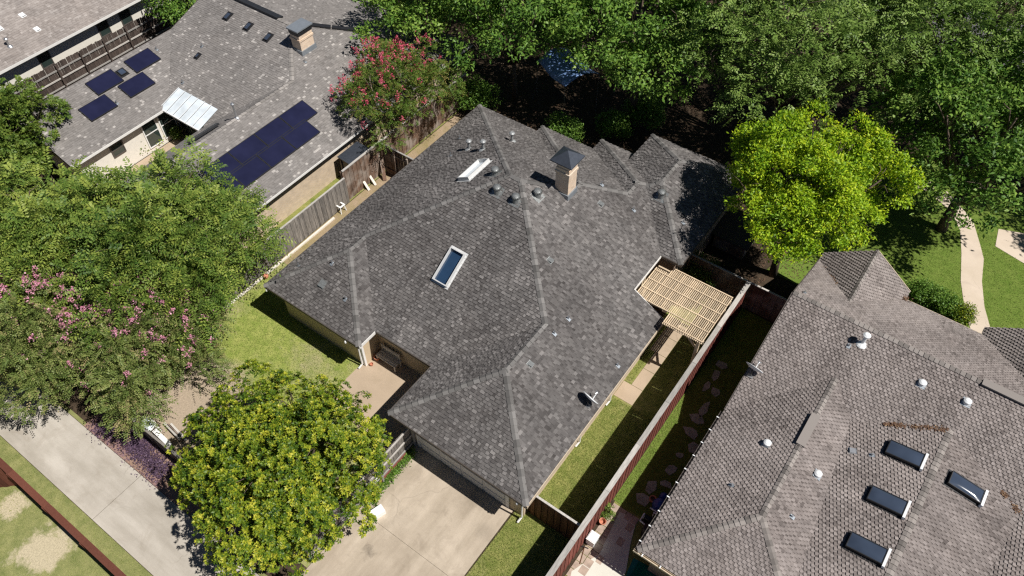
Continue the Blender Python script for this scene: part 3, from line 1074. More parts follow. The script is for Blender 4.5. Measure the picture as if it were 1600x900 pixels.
# downspouts and little white soffit lamps
for x, y, z in ((-7.0, 10.42, 2.3), (-17.18, 12.14, 2.3), (-6.93, 17.1, 2.25), (-6.93, 14.6, 2.25)):
    o = MB().tube([(x, y, z), (x, y, 0.25), (x - 0.05, y - 0.22, 0.1)], 0.045, 6).build('downspout', M['white'], house)
for px, py in ((417, 454), (540, 535), (808, 787)):
    p = at(px, py, 2.15)
    MB().lathe(p, [(0.02, 0.12), (0.05, 0.08), (0.06, 0.0), (0.03, -0.05)], 10).build('soffit_lamp', M['white_plastic'], house)
# chimney
cx, cy = -12.85, 21.97
ch = chimney(house, (cx, cy), 0.68, 0.66, 4.6, 7.78, M['brick_chimney'], 'pyramid')
MB().box(cx - .4, cx + .4, cy - .39, cy + .39, 4.6, 6.1).build('base_flashing', M['lead'], ch)
q = 0.55
zc = 7.83
cap = MB()
for a, b in (((-1, -1), (1, -1)), ((1, -1), (1, 1)), ((1, 1), (-1, 1)), ((-1, 1), (-1, -1))):
    cap.poly([(cx + a[0] * q, cy + a[1] * q, zc + .05), (cx + b[0] * q, cy + b[1] * q, zc + .05), (cx, cy, zc + .45)])
    cap.quad((cx + a[0] * q, cy + a[1] * q, zc), (cx + b[0] * q, cy + b[1] * q, zc), (cx + b[0] * q, cy + b[1] * q, zc + .05), (cx + a[0] * q, cy + a[1] * q, zc + .05))
cap.poly([(cx - q, cy - q, zc), (cx - q, cy + q, zc), (cx + q, cy + q, zc), (cx + q, cy - q, zc)])
cap.build('chimney_cap', M['slate_cap'], ch)
for sx in (-1, 1):
    for sy in (-1, 1):
        MB().box(cx + sx * .22 - .03, cx + sx * .22 + .03, cy + sy * .22 - .03, cy + sy * .22 + .03, 7.77, 7.84).build('cap_leg', M['dark_metal'], ch)
# turbine and pipe vents
for px, py, pl in ((774, 272, P_left), (777, 300, P_front), (806, 314, P_front), (840, 306, P_right), (1033, 307, P_rf)):
    dome_vent(house, on(px, py, pl), plane_normal(pl), 0.2)
for px, py, pl, h in ((733, 233, P_left, 0.5), (755, 234, P_left, 0.5), (800, 221, P_b1, 0.5)):
    pipe_vent(house, on(px, py, pl), h, 0.07, True, M['grey_metal'])
for px, py, pl in ((718, 217, P_left), (704, 244, P_left), (467, 416, P_left), (519, 412, P_lwf), (540, 468, P_lwf), (866, 522, P_right),
                   (888, 499, P_right), (965, 572, P_right), (990, 329, P_right), (1067, 349, P_rr), (940, 289, P_right)):
    flashing_pipe(house, px, py, pl)
for px, py, pl in ((938, 319, P_right), (859, 407, P_right), (828, 569, P_right)):
    box_vent(house, on(px, py, pl), plane_normal(pl), 0.2, 0.22, 0.14, M['vent_grey'])
box_vent(house, on(504, 444, P_lwf), plane_normal(P_lwf), 0.3, 0.3, 0.1, M['vent_grey'])
skylight(house, on(703, 418, P_front), plane_normal(P_front), 0.78, 1.62, 0.2, M['skyframe'], M['skyglass'], depth=0.17, rail=0.05)
skylight(house, on(742, 268, P_left), plane_normal(P_left), 0.74, 1.6, 0.2, M['skyframe'], M['poly'], depth=0.17, rail=0.05, along=(0, 1, 0))
satellite_dish('white satellite dish on the eave of the central grey roof above the side lawn', on(918, 634, P_right) + Vector((0, 0, 0.01)), (0.2, 0.85, 0.5), 0.36, 0.42)

# porch pergola
pg = thing('pergola', 'new yellow pine slatted pergola beside the central grey house', 'pergola', (-6.4, 21.7, 0))
PZ = 2.95
for x in (-4.72, -4.72):
    pass
for x, y in ((-4.75, 20.35), (-4.75, 23.1), (-7.9, 20.95), (-7.6, 23.1)):
    MB().box(x - .07, x + .07, y - .07, y + .07, 0, PZ - 0.2).build('post', M['pine'], pg)
for y in (20.4, 23.05):
    MB().box(-8.2 if y > 21 else -6.45, -4.55, y - .04, y + .04, PZ - .2, PZ - 0.012).build('beam', M['pine'], pg)
MB().bar((-4.75, 20.4, PZ - .75), (-5.3, 20.4, PZ - .2), .07, .09).build('knee_brace', M['pine'], pg)
MB().bar((-4.75, 20.35, PZ - .75), (-4.75, 20.95, PZ - .2), .07, .09).build('knee_brace', M['pine'], pg)
rr = random.Random(8)
x = -8.2
i = 0
while x < -4.58:
    y0 = 20.86 if x < -6.5 else 20.15
    if x < -6.5:
        y0 = 20.84 + rr.uniform(0, .03)
    y1 = 23.28 if x > -7.5 else 23.1
    if x < -7.55:
        y1 = 22.86
    MB().box(x - .019, x + .019, y0, y1, PZ, PZ + .06 + rr.uniform(0, .01)).build('slat', M['pine'], pg)
    x += 0.084
for y in (20.25, 20.86, 21.46, 22.06, 22.66, 23.22):
    xs = -8.22 if 20.8 < y < 22.8 else (-6.45 if y < 21 else -7.45)
    MB().box(xs, -4.56, y - .025, y + .025, PZ + .072, PZ + .1).build('purlin', M['pine'], pg)

# ================================================================ house across the left fence
t2 = 0.33
h2 = thing('house', 'sun-bleached grey roofed house with solar panels behind the left fence', 'house', (-34, 20, 0))
J = (-31.15, 22.35, 3.9015); P0 = (-34.1, 25.3, 4.875); K = (-33.8, 17.8, 2.4)
VL = (-41.0, 21.9, 3.753)
Q_right = [(-26.6, 11.5, 2.4), (-26.6, 32.8, 2.4), P0, J, (-31.15, 11.5, 3.9015)]
Q_cent = [(-36.9, 17.8, 2.4), K, J, P0, (-41.0, 25.3, 4.875), VL]
Q_lw = [(-36.9, 11.5, 2.4), (-36.9, 17.8, 2.4), VL, (-41.0, 11.5, 3.753)]
Q_rl = [(-33.8, 11.5, 2.4), (-31.15, 11.5, 3.9015), J, K]
Q_ll = [(-41.0, 11.5, 3.753), VL, (-41.0, 25.3, 4.875), (-44.4, 25.3, 2.63), (-44.4, 11.5, 2.63)]
Q_ll = [(-41.0, 11.5, 3.753), VL, (-44.6, 21.9, 2.565), (-44.6, 11.5, 2.565)]
Q_back = [(-26.6, 32.8, 2.4), (-41.0, 32.8, 2.4), (-41.0, 25.3, 4.875), P0]
roof(h2, [Q_right, Q_cent, Q_lw, Q_rl, Q_back], M['shingle_left'], STY_LEFT, 21, M['cap_left'],
     [((-31.15, 11.5, 3.9015), J), (J, P0), (P0, (-41.0, 25.3, 4.875)), ((-26.6, 32.8, 2.4), P0)], step=0.34, half=0.13)
boards_along(h2, 'fascia', [(-26.6, 11.5, 2.4), (-26.6, 32.8, 2.4)], M['fascia_white'], h=0.12)
boards_along(h2, 'fascia', [(-36.9, 11.5, 2.4), (-36.9, 17.8, 2.4)], M['fascia_white'], h=0.14)
boards_along(h2, 'rake_board', [(-41.0, 25.3, 4.875), VL, (-41.0, 11.5, 3.753)], M['fascia_dark'], h=0.16)
MB().box(-40.69, -40.6, 12, 25.2, 2.3, 3.5).build('high_wall', M['stucco'], h2)
MB().prism([(-40.7, 12), (-37.4, 12), (-37.4, 18.35), (-33.25, 18.35), (-33.25, 12), (-27.1, 12), (-27.1, 32.2), (-40.7, 32.2)], -0.2, 2.4).build('wall', M['brick'], h2)
MB().box(-37.398, -37.37, 12, 18.3, 0, 2.38).build('stucco_face', M['stucco'], h2)
def window(parent, x0, x1, y0, y1, z0, z1, axis, frame=None, mull=1):
    """framed opening: four members, a meeting rail and the panes between"""
    frame = frame or M['white']
    f = MB(); g = MB()
    w = 0.06
    if axis == 'x':      # in a wall facing +x at x0
        f.box(x0, x1, y0, y0 + w, z0, z1).box(x0, x1, y1 - w, y1, z0, z1)
        f.box(x0, x1, y0 + w, y1 - w, z0, z0 + w).box(x0, x1, y0 + w, y1 - w, z1 - w, z1)
        f.box(x0, x1 - .01, y0 + w, y1 - w, (z0 + z1) / 2 - .025, (z0 + z1) / 2 + .025)
        g.box(x0, x1 - .03, y0 + w, y1 - w, z0 + w, z1 - w)
    else:
        f.box(x0, x0 + w, y0, y1, z0, z1).box(x1 - w, x1, y0, y1, z0, z1)
        f.box(x0 + w, x1 - w, y0, y1, z0, z0 + w).box(x0 + w, x1 - w, y0, y1, z1 - w, z1)
        for i in range(1, mull + 1):
            xx = x0 + (x1 - x0) * i / (mull + 1)
            f.box(xx - .03, xx + .03, y0 + .01, y1, z0 + w, z1 - w)
        g.box(x0 + w, x1 - w, y0 + .03, y1, z0 + w, z1 - w)
    o = f.build('window', frame, parent)
    g.build('pane', M['window'], o)
    return o
window(h2, -37.37, -37.3, 16.0, 16.95, 0.3, 2.1, 'x')
window(h2, -37.37, -37.3, 17.1, 18.1, 0.3, 2.1, 'x')
window(h2, -37.37, -37.3, 13.9, 14.7, 1.1, 1.9, 'x', M['fascia_dark'])
window(h2, -37.2, -33.4, 18.24, 18.33, 0.1, 2.2, 'y', M['fascia_dark'], 3)
# milky roof panels over the courtyard door
aw = []
for i in range(6):
    x0 = -37.15 + i * 0.56
    a = Vector((x0 + .02, 17.45, 2.42)); b = Vector((x0 + .52, 17.45, 2.42)); c = Vector((x0 + .52, 18.95, 2.88)); d = Vector((x0 + .02, 18.95, 2.88))
    MB().slab([a, b, c, d], 0.03).build('awning_panel', M['poly'], h2)
    MB().bar((x0, 17.43, 2.45), (x0, 18.97, 2.92), 0.035, 0.012).build('awning_rib', M['white_metal'], h2)
MB().bar((-37.2, 17.42, 2.37), (-33.75, 17.42, 2.37), 0.07, 0.09).build('awning_gutter', M['white_metal'], h2)
# ridge vent strip, dark flashing bars drawing the shade behind ridge and hip, chimney
MB().bar((-32.0, 15.7, 3.62), (-31.9, 17.6, 3.64), 0.34, 0.1, (-.5, 0, 1)).build('ridge_vent', M['dark_metal'], h2)
MB().bar((-39.6, 25.42, 4.9), (-35.0, 25.42, 4.9), 0.5, 0.08, (0, .3, 1)).build('ridge_vent', M['dark_metal'], h2)  # dark bar puts the shaded back of the ridge into colour
MB().bar((-33.7, 25.75, 4.82), (-32.5, 26.95, 4.42), 0.3, 0.1).build('ridge_vent', M['dark_metal'], h2)  # dark band of shade behind the hip, drawn as a bar
MB().bar((-32.45, 27.0, 4.4), (-31.0, 28.45, 3.92), 0.3, 0.1).build('ridge_vent', M['dark_metal'], h2)  # same painted shade, carried on down the hip
c2 = on(478, 82, Q_right)
x2, y2 = c2.x - 0.3, c2.y + 0.2
st = chimney(h2, (x2, y2), 0.72, 1.0, 3.2, c2.z + 1.45, M['brick_chimney'], 'flat')
MB().box(x2 - .44, x2 + .44, y2 - .6, y2 + .6, c2.z + 1.47, c2.z + 1.55).build('chimney_cap', M['lead'], st)
MB().box(x2 - .39, x2 + .39, y2 - .53, y2 + .53, c2.z + 1.2, c2.z + 1.465).build('cap_box', M['dark_metal'], st)
MB().box(x2 - .4, x2 + .42, y2 - .56, y2 + .56, c2.z - 0.4, c2.z + .26).build('base_flashing', M['lead'], st)
for px, py, pl in ((356, 26, Q_cent), (388, 42, Q_cent), (419, 59, Q_cent), (309, 88, Q_cent)):
    s_ = 0.2 if (px, py) == (309, 88) else 0.32
    skylight(h2, on(px, py, pl), plane_normal(pl), s_, s_ * 1.5, 0.1, M['dark_metal'], M['domeglass'], depth=0.02, rail=0.035)
skylight(h2, on(191, 114, Q_lw), plane_normal(Q_lw), 0.4, 0.42, 0.12, M['dark_metal'], M['domeglass'], depth=0.02, rail=0.04)
for px, py, pl in ((316, 73, Q_cent), (286, 130, Q_cent), (245, 78, Q_lw), (183, 162, Q_lw), (477, 97, Q_right), (106, 178, Q_lw)):
    flashing_pipe(h2, px, py, pl, 0.2, 0.045)
p = on(370, 184, Q_right)
pipe_vent(h2, p, 0.85, 0.05, True, M['galv'])

def solar(label, c, n, w, l, group, mat=None):
    s, u, nn = _axes(n)
    c = Vector(c)
    tt = thing('solar_panel', label, 'solar panel', c, group)
    fr = MB()
    for sg in (-1, 1):
        fr.obox(c + s * sg * (w / 2 - .015) + nn * .1, s, u, nn, .015, l / 2, .02)
        fr.obox(c + u * sg * (l / 2 - .015) + nn * .1, s, u, nn, w / 2 - .031, .015, .02)
    fr.build('frame', M['dark_metal'], tt)
    MB().obox(c + nn * .105, s, u, nn, w / 2 - .03, l / 2 - .03, .01).build('glass', M['solar'], tt)
    for sg in (-1, 1):
        MB().obox(c + u * sg * l * .25 + nn * .055, s, u, nn, w / 2 + .03, .02, .02).build('mounting_rail', M['galv'], tt)
    return tt
nl = plane_normal(Q_lw)
for (px, py, lab) in ((223, 96, 'solar panel highest up the left wing of the bleached roof'), (164, 130, 'solar panel left of the small square skylight'),
                      (214, 134, 'solar panel right of the small square skylight, nearest the courtyard eave'), (154, 170, 'solar panel nearest the dark round tree')):
    solar(lab, on(px, py, Q_lw), nl, 1.7, 1.08, 'single panels on the left wing')
nr = plane_normal(Q_right); s_, u_, _ = _axes(nr)
c0 = on(489, 161, Q_right); c1 = on(497, 187, Q_right)
side = s_ if s_.y < 0 else -s_
words_ = ('first', 'second', 'third', 'fourth')
for row, (px, py) in enumerate(((483, 169), (487, 199))):
    a = on(px, py, Q_right)
    for k in range(4):
        c = a + side * (0.82 + k * 1.78)
        solar('%s panel from the chimney end in the %s row of the long array' % (words_[k], ('upper', 'lower')[row]), c, nr, 1.76, 1.16, 'long solar array on the right wing')

# ================================================================ house in the far left corner
h3 = thing('house', 'pale taupe roofed house cut off by the upper left corner', 'house', (-52, 20, 0))
R3 = [(-47.75, -5, 2.4), (-47.75, 36, 2.4), (-60, 36, 2.4 + 12.25 * .33), (-60, -5, 2.4 + 12.25 * .33)]
roof(h3, [R3], M['shingle_corner'], dict(expo=0.17, tab=bleached, shift=lambda r, rnd: rnd.uniform(0, .3)), 31, M['cap_left'], [])
boards_along(h3, 'fascia', R3[:2], M['fascia_white'], h=0.16)
MB().box(-59, -48.35, -4, 35, -0.2, 2.4).build('wall', M['stucco'], h3)
for y in (16.6, 20.9, 22.6):
    window(h3, -48.352, -48.3, y, y + 0.8, 0.9, 2.2, 'x', M['fascia_dark'])
for px, py in ((35, 24), (58, 46), (0, 45)):
    box_vent(h3, on(px, py, R3), plane_normal(R3), 0.26, 0.3, 0.08, M['white_metal'])
pipe_vent(h3, on(15, 72, R3), 0.45, 0.06, True, M['galv'])

# ================================================================ house on the right
h4 = thing('house', 'taupe shingled house with smoked skylights filling the lower right corner', 'house', (4, 19, 0))
t4 = 0.42
zm = lambda y: 2.4 + t4 * (y - 18.2)
zb = lambda y: 4.668 - 0.488 * (y - 23.6)
N1 = (0.69, 14.19, 3.6978); N2 = (0.69, 21.29, 3.6978)
VR = (1.9, 20.08, 3.1896); VB = (2.77, 12.106, 2.8242)
R2F = (5.08, 21.5, zm(21.5))
def zplane(p, q, r, x, y):
    n = (Vector(q) - Vector(p)).cross(Vector(r) - Vector(p))
    return p[2] - (n.x * (x - p[0]) + n.y * (y - p[1])) / n.z
R2N = (5.1, 9.0, zplane(VR, VB, R2F, 5.1, 9.0))
VBx = (3.1, 9.0, zplane(VR, VB, R2F, 3.1, 9.0))
V3 = (8.25, 20.0, zm(20.0))
V3N = (7.1, 9.0, zplane(R2F, R2N, V3, 7.1, 9.0))
R3F = (12.0, 21.9, zm(21.9))
R3N = (12.0, 9.0, zplane(V3, V3N, R3F, 12.0, 9.0))
PK = (-2.35, 23.6, 4.668); VV = (-0.28, 25.2, zb(25.2))
H_w1l = [(-2.4, 11.1, 2.4), N1, N2, (-2.4, 18.2, 2.4)]
H_w1f = [(-2.4, 11.1, 2.4), (3.3, 11.1, 2.4), VB, N1]
H_w1r = [N1, N2, VR, VB]
H_w2l = [VR, VB, VBx, R2N, R2F]
H_w2r = [R2F, R2N, V3N, V3]
H_w3l = [V3, V3N, R3N, R3F]
H_main = [(-2.4, 18.2, 2.4), N2, VR, R2F, V3, R3F, (16, 21.9, zm(21.9)), (16, 23.6, 4.668), PK]
H_back = [PK, (8.33, 23.6, 4.668), (6.95, 25.6, zb(25.6)), (5.1, 28.25, zb(28.25)), (1.75, 28.25, zb(28.25)), VV, (-2.35, 28.25, zb(28.25))]
GPK = (-0.28, 28.85, VV[2])
H_bl = [VV, GPK, (-2.33, 28.85, 2.41), (-2.33, 28.25, 2.41)]
H_bl = [VV, GPK, (-2.35, 28.85, zb(28.25)), (-2.35, 28.25, zb(28.25))]
H_br = [VV, GPK, (1.75, 28.85, zb(28.25)), (1.75, 28.25, zb(28.25))]
H_dk = [(5.1, 28.25, 2.4), (6.95, 25.6, 3.692), (8.33, 23.6, 4.66), (8.33, 28.75, 4.66), (5.1, 28.75, 2.4)]
H_dk2 = [(8.33, 23.6, 4.66), (11.6, 23.6, 2.4), (11.6, 28.75, 2.4), (8.33, 28.75, 4.66)]
hp = [H_w1l, H_w1f, H_w1r, H_w2l, H_w2r, H_w3l, H_main, H_back, H_bl, H_br, H_dk, H_dk2]
roof(h4, hp, M['shingle_right'], STY_RIGHT, 41, M['cap_right'],
     [((-2.4, 11.1, 2.4), N1), (VB, N1), (N1, N2), (R2N, R2F), (PK, (8.33, 23.6, 4.668)), ((8.33, 23.6, 4.668), (16, 23.6, 4.668)), (VV, GPK), ((8.33, 28.75, 4.66), (8.33, 23.6, 4.66))],
     step=0.2, half=0.13)
# gutters with their white straps
def gutter(parent, a, b, mat, straps):
    a = Vector(a); b = Vector(b)
    d = (b - a).normalized(); o = Vector((d.y, -d.x, 0))
    w = 0.11
    pts = [(0.02, 0), (0.02, -.1), (w, -.1), (w, 0.0), (w - .012, 0.0), (w - .012, -.088), (0.032, -.088), (0.032, 0)]
    mb = MB()
    n = len(pts)
    for q in (a, b):
        for (u, v) in pts:
            mb.v.append(tuple(q + o * u + Vector((0, 0, v - .005))))
    for i in range(n):
        j = (i + 1) % n
        mb.f.append((i, j, n + j, n + i))
    mb.f.append(tuple(range(n))[::-1]); mb.f.append(tuple(range(n, 2 * n)))
    g = mb.build('gutter', mat, parent)
    L = (b - a).length
    for k in range(straps):
        p = a + d * (L * (k + .5) / straps) + o * 0.066 + Vector((0, 0, 0.008))
        MB().obox(p, d, o, (0, 0, 1), .02, .06, .006).build('gutter_strap', M['white_metal'], g)
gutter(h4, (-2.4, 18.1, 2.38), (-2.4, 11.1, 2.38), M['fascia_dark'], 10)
gutter(h4, (-2.52, 11.1, 2.38), (3.3, 11.1, 2.38), M['fascia'], 8)
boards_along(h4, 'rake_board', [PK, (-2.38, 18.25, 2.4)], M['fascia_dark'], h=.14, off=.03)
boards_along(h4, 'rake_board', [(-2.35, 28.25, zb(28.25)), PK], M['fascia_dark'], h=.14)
boards_along(h4, 'fascia', [(5.1, 28.25, zb(28.25)), (1.75, 28.25, zb(28.25))], M['fascia'], h=.14)
boards_along(h4, 'rake_board', [(1.75, 28.85, zb(28.25)), GPK], M['fascia'], h=.14)
MB().prism([(-1.9, 11.6), (12, 11.6), (12, 27.8), (-1.9, 27.8)], -0.2, 2.3).build('wall', M['brick_brown'], h4)
MB().prism([(-1.9, 18.6), (-1.86, 18.6), (-1.86, 27.8), (-1.9, 27.8)], 2.3, 2.45).build('wall', M['brick_brown'], h4)
gm = MB(); gm.v = [(-2.0, 18.5, 2.25), (-2.0, 27.9, 2.25), (-2.0, 23.6, 4.4), (-1.9, 18.5, 2.25), (-1.9, 27.9, 2.25), (-1.9, 23.6, 4.4)]
gm.f = [(0, 2, 1), (3, 4, 5), (0, 1, 4, 3), (1, 2, 5, 4), (2, 0, 3, 5)]
gm.build('gable_wall', M['brick_brown'], h4)
gm = MB(); gm.v = [(-2.0, 28.5, 2.25), (1.4, 28.5, 2.25), (-.28, 28.5, 3.6), (-2.0, 27.75, 2.25), (1.4, 27.75, 2.25), (-.28, 27.75, 3.6)]
gm.f = [(0, 1, 2), (3, 5, 4), (0, 3, 4, 1), (1, 4, 5, 2), (2, 5, 3, 0)]
gm.build('gable_wall', M['brick_brown'], h4)
MB().prism([(-2.0, 27.7), (1.4, 27.7), (1.4, 28.49), (-2.0, 28.49)], -0.1, 2.26).build('wall', M['brick_brown'], h4)
MB().prism([(5.5, 27.0), (11.2, 27.0), (11.2, 28.3), (5.5, 28.3)], -0.1, 2.3).build('wall', M['brick_brown'], h4)
# skylights: long axis across the slope
for px, py, pl, w, l in ((1413, 712, H_w2l, 1.15, .6), (1385, 785, H_w2l, 1.15, .6), (1353, 859, H_w2l, 1.15, .62)):
    p = on(px, py, pl); n = plane_normal(pl)
    skylight(h4, p, n, 0.62, 1.25, 0.2, M['dark_metal'], M['domeglass'], depth=0.02, rail=0.03, dome=0.06, lip=M['white_metal'], along=(1, 0, 0), lip_sign=1)
p = on(1506, 763, H_w2r)
skylight(h4, p, plane_normal(H_w2r), 0.58, 1.25, 0.2, M['dark_metal'], M['domeglass'], depth=0.02, rail=0.03, dome=0.06, lip=M['white_metal'], along=(1, 0, 0), lip_sign=1)
for px, py, pl in ((1440, 600, H_main), (1510, 629, H_main), (1198, 694, H_w1l), (1277, 742, H_w1r)):
    p = on(px, py, pl)
    o = MB().lathe(p - Vector((0, 0, .05)), [(.14, 0), (.13, .14), (.15, .15), (.15, .19), (.09, .24), (.02, .26)], 14).build('round_vent', M['white_metal'], h4)
    MB().obox(p + plane_normal(pl) * .025, *_axes(plane_normal(pl)), .17, .17, .005).build('vent_flange', M['lead'], o)
p = on(1347, 537, H_main)
pipe_vent(h4, p, 0.55, 0.075, True, M['white_metal'])
for px, py, pl in ((1326, 541, H_main), (1143, 759, H_w1l), (1237, 808, H_w1r), (1362, 712, H_w2l), (1257, 458, H_back)):
    flashing_pipe(h4, px, py, pl, 0.16, 0.035)
box_vent(h4, on(1332, 705, H_w2l), plane_normal(H_w2l), 0.2, 0.22, 0.1, M['galv'])
# ridge vents
MB().bar(Vector(N1) + Vector((0, 3.4, .05)), Vector(N1) + Vector((0, 5.0, .05)), 0.34, 0.07).build('ridge_vent', M['cap_right'], h4)
MB().bar((5.3, 23.6, 4.72), (9.5, 23.6, 4.72), 0.34, 0.06).build('ridge_vent', M['cap_right'], h4)
satellite_dish('white satellite dish on the edge of the taupe roof beside the shaded side yard', on(1172, 588, H_main) + Vector((0, 0, .01)), (.1, .85, .5), .36, .42)

# ================================================================ fences
def fence(name, label, p0, p1, h, mats, pitch=0.148, thick=0.02, rails=0, rail_side=1, cap=None, post_every=2.4, posts=True, h_var=0.03, seed=0,
          rail_z=(0.25, 0.5, 0.9), rail_mat=None, cap_w=0.16, group=None, z0=0.0, post_mat=None):
    """pickets one by one, rails, posts, and a cap where there is one"""
    rnd = random.Random(seed)
    p0 = Vector((p0[0], p0[1], z0)); p1 = Vector((p1[0], p1[1], z0))
    d = p1 - p0; L = d.length; d.normalize()
    o = Vector((d.y, -d.x, 0))
    ft = thing(name, label, 'fence', (p0 + p1) / 2, group)
    og = origin(ft)
    ang = math.atan2(d.y, d.x)
    meshes = []
    w = pitch + (0.014 if cap else -0.008)
    for m in mats:
        mb = MB()
        c = 0.018
        v = [(-w / 2, 0), (w / 2, 0), (w / 2, h - c), (w / 2 - c, h), (-w / 2 + c, h), (-w / 2, h - c)]
        mb.v = [(x, -thick / 2, z) for x, z in v] + [(x, thick / 2, z) for x, z in v]
        n = len(v)
        mb.f = [tuple(range(n)), tuple(range(2 * n - 1, n - 1, -1))] + [(i, n + i, n + (i + 1) % n, (i + 1) % n) for i in range(n)]
        me = bpy.data.meshes.new('picket'); me.from_pydata(mb.v, [], mb.f); me.materials.append(m)
        meshes.append(me)
    cnt = int(L / pitch)
    for k in range(cnt):
        ob = bpy.data.objects.new('picket', rnd.choice(meshes))
        C.objects.link(ob); ob.parent = ft
        p = p0 + d * ((k + .5) * L / cnt) + o * (thick * 1.05 * (k % 2) * (1 if cap else .3)) - og
        sc = 1 + rnd.uniform(-h_var, h_var * .3)
        ob.matrix_local = Matrix.Translation(p) @ Matrix.Rotation(ang, 4, 'Z') @ Matrix.Rotation(rnd.uniform(-.008, .008), 4, 'Y') @ Matrix.Diagonal((1, 1, sc, 1))
    rm = rail_mat or mats[0]
    for i in range(rails):
        zz = h * rail_z[i]
        a = p0 + o * rail_side * 0.055 + Vector((0, 0, zz)); b = p1 + o * rail_side * 0.055 + Vector((0, 0, zz))
        MB().bar(a, b, 0.05, 0.085).build('rail', rm, ft)
    if posts:
        np_ = max(1, int(round(L / post_every)))
        for i in range(np_ + 1):
            q = p0 + d * (L * i / np_) + o * rail_side * 0.12
            MB().box(q.x - .045, q.x + .045, q.y - .045, q.y + .045, z0 - .2, z0 + h * .97).build('post', post_mat or rm, ft)
    if cap:
        x = 0.0
        while x < L - 0.05:
            x1 = min(L, x + 2.4)
            a = p0 + d * (x + .004) + Vector((0, 0, h + .022 + rnd.uniform(-.004, .006))); b = p0 + d * (x1 - .004) + Vector((0, 0, h + .022 + rnd.uniform(-.004, .006)))
            MB().bar(a, b, cap_w, 0.04).build('cap_board', cap, ft)
            x = x1
    return ft


fence('wooden_fence', 'long red-stained board fence with grey cap between the grey and taupe houses', (-4.5, 2.9), (-4.5, 25.3), 2.14, [M['wood_red']], pitch=0.15,
      rails=2, rail_side=-1, cap=M['cap_grey'], cap_w=0.21, seed=1, rail_mat=M['wood_brown'])
fence('wooden_fence', 'low silvered board fence along the left neighbour, near half', (-25.2, 8.2), (-25.2, 19.75), 1.72, [M['wood_grey']], rails=1, rail_side=-1, seed=2,
      cap=M['cap_grey'], cap_w=0.09, rail_z=(0.8, .5, .9))
fence('wooden_fence', 'taller brown board fence along the left neighbour, far half', (-25.3, 19.76), (-25.3, 30.5), 2.12, [M['wood_brown']], rails=1, rail_side=-1, seed=3,
      cap=M['cap_grey'], cap_w=0.12, rail_z=(0.8, .5, .9))
fence('fence_gate', 'dark gate fence joining the left fence to the grey house', (-25.2, 22.75), (-22.3, 22.75), 2.05, [M['wood_brown']], rails=2, rail_side=1, seed=4,
      cap=M['cap_grey'], cap_w=0.09, rail_z=(.2, .8, .9), post_every=0.95)
fence('wooden_fence', 'dark cedar cross fence between garage corner and red fence', (-7.0, 10.86), (-4.58, 10.86), 1.85, [M['wood_cedar']], rails=2, rail_side=-1, seed=5,
      cap=M['cap_grey'], cap_w=0.09, rail_z=(.2, .8, .9), posts=False)
fence('wooden_fence', 'shaded board fence behind the pergola under the trees', (-7.6, 25.6), (-1.9, 25.6), 1.8, [M['wood_brown']], rails=1, rail_side=1, seed=6,
      cap=M['cap_grey'], cap_w=0.09)
fence('wooden_fence', 'board fence between the back lawn and the alley', (-25.0, 4.0), (-13.0, 4.0), 1.25, [M['wood_grey'], M['wood_brown']], rails=2, rail_side=-1, seed=7,
      rail_mat=M['wood_grey'], cap=M['wood_grey'], cap_w=0.1)
fence('driveway_gate', 'grey rail-side fence panel beside the driveway and magnolia', (-12.72, 4.3), (-12.72, 10.45), 1.7, [M['wood_grey']], rails=3, rail_side=1, seed=8,
      rail_mat=M['cap_grey'], rail_z=(.18, .56, .95), post_every=1.9)
fence('wooden_fence', 'rust-stained fence crossing the lower left corner', (-36.0, -0.36), (14.0, -0.36), 1.85, [M['wood_rust']], rails=1, rail_side=1, seed=9, pitch=0.19,
      cap=M['wood_rust'], cap_w=0.25)
fence('wooden_fence', 'short rust-stained side fence meeting the lower left fence', (-24.75, -0.5), (-27.5, -3.2), 1.8, [M['wood_rust']], rails=2, rail_side=1, seed=10, pitch=0.19,
      cap=M['wood_rust'], cap_w=0.12)
fence('wooden_fence', 'streaked old fence with three rails between the two upper left houses', (-46.85, 10.0), (-46.85, 27.0), 1.78, [M['wood_streak']], rails=3, rail_side=1, seed=12,
      rail_mat=M['cap_grey'], rail_z=(.12, .44, .76), post_every=1.75, post_mat=M['wood_streak'])

# ================================================================ smaller things
# border timbers by the left fence
for k, (a, b) in enumerate((((-24.95, 10.6), (-24.95, 14.3)), ((-24.95, 14.35), (-24.95, 18.3)))):
    o = MB().bar((a[0], a[1], 0.06), (b[0], b[1], 0.06), 0.1, 0.1).build('landscape_timber', M['plank'], None, loc=(a[0], (a[1] + b[1]) / 2, 0))
    tag(o, ('pale edging timber along the left fence, nearer the alley', 'pale edging timber along the left fence, nearer the white stool')[k], 'timber', 'edging timbers by the left fence')
tb = MB().box(-24.4, -24.05, 22.9, 27.5, 0, 0.22).build('retaining_beam', M['pine'], None, loc=(-24.2, 25.2, 0))
tag(tb, 'sunlit pale beam lying behind the dark gate fence', 'beam')
# white stool
p = at(533, 329)
stl = thing('stool', 'small white plastic step stool by the left fence', 'stool', p)
for sx in (-1, 1):
    for sy in (-1, 1):
        MB().bar((p.x + sx * .22, p.y + sy * .19, 0), (p.x + sx * .17, p.y + sy * .14, .42), .05, .05).build('leg', M['white_plastic'], stl)
sf = MB()
sf.box(p.x - .22, p.x + .22, p.y - .19, p.y - .11, .421, .46).box(p.x - .22, p.x + .22, p.y + .11, p.y + .19, .421, .46)
sf.box(p.x - .22, p.x - .14, p.y - .109, p.y + .109, .421, .46).box(p.x + .14, p.x + .22, p.y - .109, p.y + .109, .421, .46)
sf.build('seat', M['white_plastic'], stl)
